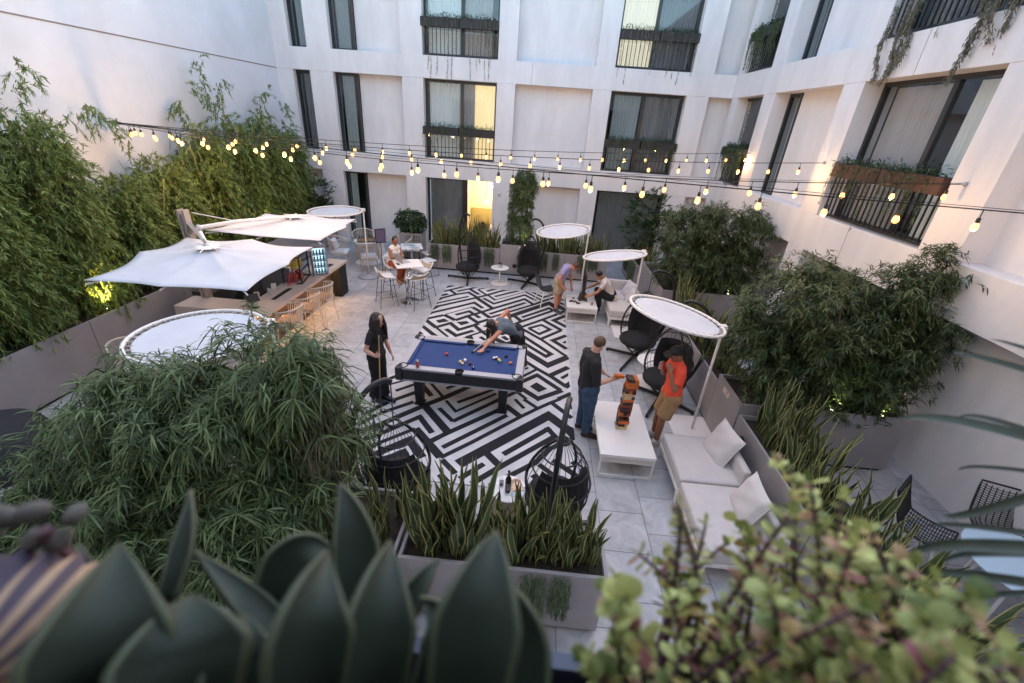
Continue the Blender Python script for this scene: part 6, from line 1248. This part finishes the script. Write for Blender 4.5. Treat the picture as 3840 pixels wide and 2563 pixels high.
MB().box(-1.75,-1.73,18.57,18.6,1.3,2.3).box(-1.75,-1.0,18.57,18.6,1.28,1.3).box(-1.75,-1.0,18.57,18.6,2.3,2.32).build('picture_frame',M['blk'],rm,off=o_)
for x,z in ((-2.2,1.45),(-1.9,2.1)):
    MB().tube([(x,18.5,z),(x,18.5,z+.9 if z<2 else 2.45)],.01,5).build('lamp_cord',M['blk'],rm,off=o_);MB().ell((x,18.45,z-.05),(.06,.06,.06)).build('lamp_bulb',mat('lamp_glow',(1,.8,.5),.5,emit=(1,.75,.4),es=14) if 'lamp_glow' not in bpy.data.materials else bpy.data.materials['lamp_glow'],rm,off=o_,smooth='all')
l=bpy.data.lights.new('room_lamp','POINT');l.energy=90;l.color=(1,.76,.45);l.shadow_soft_size=.15;lo=bpy.data.objects.new('room_lamp',l);lo.location=(-1.9,17.7,2.1);COL.objects.link(lo)
d_=thing('door','dark sliding glass door pushed open beside the lit room','door',(-2.68,16.3,0));MB().box(-.06,.06,-.02,.06,0,2.5).build('door_frame',M['dkframe'],d_);MB().box(-.09,-.06,-.03,-.02,1.0,1.2).build('handle',M['chrome'],d_)
t=thing('wall_sensor','small white sensor box on the pilaster right of the lit room','fixture',(-1.45,15.99,2.15));MB().box(-.06,.06,-.05,0,-.07,.07).build('housing',M['whitem'],t,bev=.01);MB().box(-.03,.03,-.055,-.05,-.03,.0).build('lens',M['blk'],t)
# ------------------------------------------------------------------ planter uplights and bar glow
M['upl']=mat('uplight_glass',(1,.95,.8),.5,emit=(1,.88,.6),es=12)
def uplight(loc,aim,e,col,lab,size=70):
    t=thing('garden_uplight',lab,'garden light',loc,0,'garden uplights');MB().lathe([(.03,0),(.035,.08),(.03,.08)],n=12,cap=False).build('housing',M['blk'],t,smooth=True);MB().lathe([(.028,.07),(.001,.078)],n=12,cap=False).build('lens',M['upl'],t)
    l=bpy.data.lights.new('uplight','SPOT');l.energy=e;l.color=col;l.spot_size=math.radians(size);l.spot_blend=.6;l.shadow_soft_size=.03;o=bpy.data.objects.new('uplight_lamp',l);COL.objects.link(o);o.location=Vector(loc)+Vector((0,0,.1));o.rotation_euler=(Vector(aim)-Vector(loc)).to_track_quat('-Z','Y').to_euler()
uplight((-7.62,6.75,.93),(-8.05,7.1,2.2),650,(1,.72,.28),'small bright spotlight at the foot of the yellow lit bamboo canes')
uplight((-7.7,9.9,.93),(-8.1,9.6,2.4),520,(1,.72,.3),'small spotlight in the left planter behind the first parasol')
uplight((-7.9,12.3,.93),(-8.2,12.0,2.6),260,(1,.75,.35),'small spotlight at the foot of the far bamboo')
uplight((4.6,5.62,.90),(4.75,6.0,2.0),110,(1,.95,.5),'small spotlight below the green lit part of the right tree')
uplight((5.3,5.6,.90),(5.35,6.0,2.0),80,(.9,.95,.5),'small spotlight with a bright lens in the front of the big right planter')
uplight((4.9,10.6,.90),(4.6,11.3,2.0),18,(1,.85,.5),'small spotlight low in the far right planter')
uplight((-.35,13.65,.93),(-.4,13.95,1.8),45,(1,.8,.4),'small spotlight at the foot of the narrow foliage column')
uplight((-1.95,2.75,.80),(-1.9,2.9,1.6),40,(1,.85,.35),'small spotlight glowing inside the drooping shrub')
# canes with bright light
# ------------------------------------------------------------------ foreground window box
M['trough']=mat('trough_metal',(.04,.05,.09),.5,var=.2,vs=8)
tr=thing('planter_trough','dark blue metal planter trough just below the camera','planter',(0,.3,3.6));o_=tr.location
q=MB().box(-1.5,1.5,.31,.33,3.6,3.88);q.box(-1.5,1.5,.03,.05,3.6,3.88);q.box(-1.5,1.5,.05,.31,3.6,3.62);q.box(-1.5,-1.48,.05,.31,3.62,3.88);q.box(1.48,1.5,.05,.31,3.62,3.88);q.build('trough_wall',M['trough'],tr,off=o_);MB().box(-1.48,1.48,.05,.31,3.8,3.835).build('soil',M['soil'],tr,off=o_)
M['agv']=mat('agave_green',(.014,.023,.014),.55,var=.35,vs=6,spec=.3);M['agm']=mat('agave_margin',(.045,.058,.03),.6)
def qb(a,b,c,t): a,b,c=Vector(a),Vector(b),Vector(c);m=b*2-(a+c)/2;return a*(1-t)**2+m*2*t*(1-t)+c*t*t
ag=[thing('agave','broad leaved grey green agave rosette, left and centre foreground','succulent',(-.2,.2,3.95)),thing('agave','broad leaved dark agave rosette right of centre in the foreground','succulent',(.05,.2,3.95))]
camP=Vector((0,0,4.5))
AGV=[a_ for i_,a_ in enumerate(AGV) if i_ not in (8,11,14)]+[[[-0.261,0.207,4.127],[-0.233,0.168,4.141],[-0.224,0.136,4.098],0.15],[[-0.293,0.186,4.113],[-0.25,0.159,4.123],[-0.221,0.145,4.076],0.12],[[-0.22,0.21,4.103],[-0.204,0.179,4.104],[-0.201,0.15,4.067],0.1],[[-0.361,0.201,4.122],[-0.332,0.161,4.134],[-0.317,0.132,4.11],0.13]]
for i,(tp,md,bs,w_) in enumerate(AGV):
    w_*=.76;tp=[tp[j]+(tp[j]-md[j])*.12 for j in range(3)]
    par=ag[1] if tp[0]>-.03 else ag[0];off_=Vector(par.location);v=[];f=[];mi=[];K=14
    bs=Vector(bs);tail=bs+Vector((0,.02,-.14))
    for k in range(K+1):
        t=k/K;c=qb(bs,md,tp,t);tg=(qb(bs,md,tp,min(1,t+.05))-qb(bs,md,tp,max(0,t-.05))).normalized();S=tg.cross(c-camP).normalized();nn=S.cross(tg).normalized();S=(S+nn*.35*math.sin(i*2.1)).normalized()
        w2=w_*.40*(.78+.45*t if t<.4 else .96*(1-((t-.4)/.6))**.95*(1+.35*(t-.4)/.6))
        w2=max(w2,.0015)
        for u in (-1,-.9,-.55,0,.55,.9,1): v.append(c+S*w2*u+nn*w2*.38*(1-u*u)*(1 if (c-camP).dot(nn)>0 else -1)-off_)
    for k in range(K):
        for j in range(6): f.append((k*7+j,k*7+j+1,(k+1)*7+j+1,(k+1)*7+j));mi.append(1 if j in(0,5) else 0)
    mb=MB();mb.add(v,f);mb.m=mi;o=mb.build('leaf',[M['agv'],M['agm']],par,smooth='all');s=o.modifiers.new('s','SOLIDIFY');s.thickness=.006;s.offset=0
    MB().tube([bs-off_,(bs+tail)/2-off_,tail-off_],[w_*.3,w_*.28,w_*.2],8).build('leaf_base',M['agv'],par,smooth='all')
# spiky long leaves entering at the right
sp=thing('spiky_plant','long thin dark arching leaves entering from the right edge','plant',(1.75,.75,3.9));off_=Vector(sp.location)
M['spk']=mat('spiky_leaf',(.022,.036,.018),.5,var=.3,vs=15)
for tp,md,bs,w_ in SPK:
    v=[];f=[];K=16
    for k in range(K+1):
        t=k/K;c=qb(bs,md,tp,t);tg=(qb(bs,md,tp,min(1,t+.05))-qb(bs,md,tp,max(0,t-.05))).normalized();S=tg.cross(Vector((.3,-.5,1))).normalized();n_=S.cross(tg);w2=w_*.32*(1-t**2.2)+.0008
        v+= [c+S*w2-off_,c-n_*w2*.5-off_,c-S*w2-off_]
    for k in range(K): f+=[(k*3,k*3+1,k*3+4,k*3+3),(k*3+1,k*3+2,k*3+5,k*3+4)]
    MB().add(v,f).build('leaf',M['spk'],sp,smooth='all')
# sedum with round leaves
rs=random.Random(21)
M['sed']=mat('sedum_leaf',(.06,.10,.015),.5,island=1,col2=(.52,.55,.20),trans=.2,spec=.35);M['sedp']=mat('sedum_leaf_pink',(.30,.10,.12),.5,island=1,col2=(.42,.36,.10),trans=.2);M['stem']=mat('sedum_stem',(.10,.045,.065),.6)
sd=thing('sedum_bush','tangled yellow green jade bush with purple stems, lower right foreground','succulent',(.42,.27,3.88));off_=Vector(sd.location);stm=MB();lf=MB();lp_=MB()
roots=[Vector((x_,.24,3.84)) for x_ in (.18,.33,.46,.62,.78)]
def rleaf(mb,c,d,n_,r):
    d=d.normalized();s=d.cross(n_);s=s.normalized() if s.length>1e-3 else d.orthogonal().normalized();nn=s.cross(d);v=[];pr=((.0,.12),(.3,.75),(.62,1),(.88,.72),(1,.18))
    for t_,w_ in pr:
        for u in (-1,0,1): v.append(c+d*r*2*t_+s*r*w_*u*.85+nn*r*(.18*(1-abs(u))-.35*t_*t_))
    mb.add(v,[(k*3+j,k*3+j+1,k*3+j+4,k*3+j+3) for k in range(4) for j in range(2)])
for e in SED[:-8]+SED[-5:]:
    e=Vector(e);rt=min(roots,key=lambda r:(r-e).length+rs.uniform(0,.08));mid=rt.lerp(e,.5)+Vector((rs.uniform(-.03,.03),rs.uniform(-.03,.03),rs.uniform(0,.05)));n=14
    pts=[qb(rt,mid,e,k/n)-off_ for k in range(n+1)];stm.tube(pts,[.0042*(1-.7*k/n)+.0008 for k in range(n+1)],5)
    L_=(e-rt).length;m_=int(L_/.018)
    for k in range(m_):
        t=.38+.62*k/max(1,m_-1);p=qb(rt,mid,e,min(1,t))-off_;tg=(qb(rt,mid,e,min(1,t+.03))-qb(rt,mid,e,t-.05)).normalized();a=rs.random()*6.28;o1=tg.orthogonal().normalized();o2=tg.cross(o1);d=(o1*math.cos(a)+o2*math.sin(a))
        for s in (1,-1): rleaf(lp_ if rs.random()<.27 else lf,p,d*s+tg*.5,tg,rs.uniform(.0045,.0115)*(1.0 if t>.7 else .8))
    rleaf(lf,e-off_,tg,Vector((1,.2,.1)),.008)
stm.build('stems',M['stem'],sd,smooth='all');lf.build('leaves',M['sed'],sd,smooth='all');lp_.build('pink_leaves',M['sedp'],sd,smooth='all')
# ribbed tan succulent and fuzzy leaves at the lower left
rb=thing('ribbed_cactus','tan and purple ribbed barrel shaped cactus at the lower left edge','cactus',(-.39,.17,4.10))
M['rib']=mat('rib_tan',(.30,.20,.13),.6,var=.3,vs=30);M['rib2']=mat('rib_dark',(.05,.035,.06),.7)
v=[];f=[];mi=[];N_=48;K=12
for k in range(K+1):
    ph=PI*(.02+.8*k/K)
    for j in range(N_):
        a=2*PI*j/N_;r=.068*math.sin(ph)*(1+(.09 if j%2 else -.07));tw=a+.35*k/K;v.append((r*math.cos(tw),r*math.sin(tw),.068*math.cos(ph)))
for k in range(K):
    for j in range(N_): f.append((k*N_+j,(k+1)*N_+j,(k+1)*N_+(j+1)%N_,k*N_+(j+1)%N_));mi.append(0 if j%2 else 1)
mb=MB();R_=rotm(math.radians(55),math.radians(35),0);mb.add([R_@Vector(p) for p in v],f);mb.m=mi;mb.build('ribbed_body',[M['rib'],M['rib2']],rb,smooth='all');MB().tube([(0,0,-.04),(0,.03,-.24)],.035,10).build('stem',M['rib2'],rb)
fz=thing('fuzzy_succulent','blurred mauve grey rounded leaves above the ribbed cactus','succulent',(-.39,.225,4.17));M['fz']=mat('fuzzy_leaf',(.09,.085,.08),.8,var=.3,vs=40)
for i,(x,y,z,r) in enumerate([(-.03,.0,.02,.022),(.0,.0,.03,.02),(.022,.01,.02,.018),(-.015,0,-.005,.02),(.012,0,.0,.016),(-.05,0,.04,.02),(-.055,0,.0,.02)]): MB().ell((x,y,z-.01),(r*.62,r*.4,r*.5),rotm(.3*i,.2*i,i)).build('leaf',M['fz'],fz,smooth='all')
MB().tube([(0,0,0),(.01,.03,-.33)],.006,6).build('stem',M['stem'],fz)
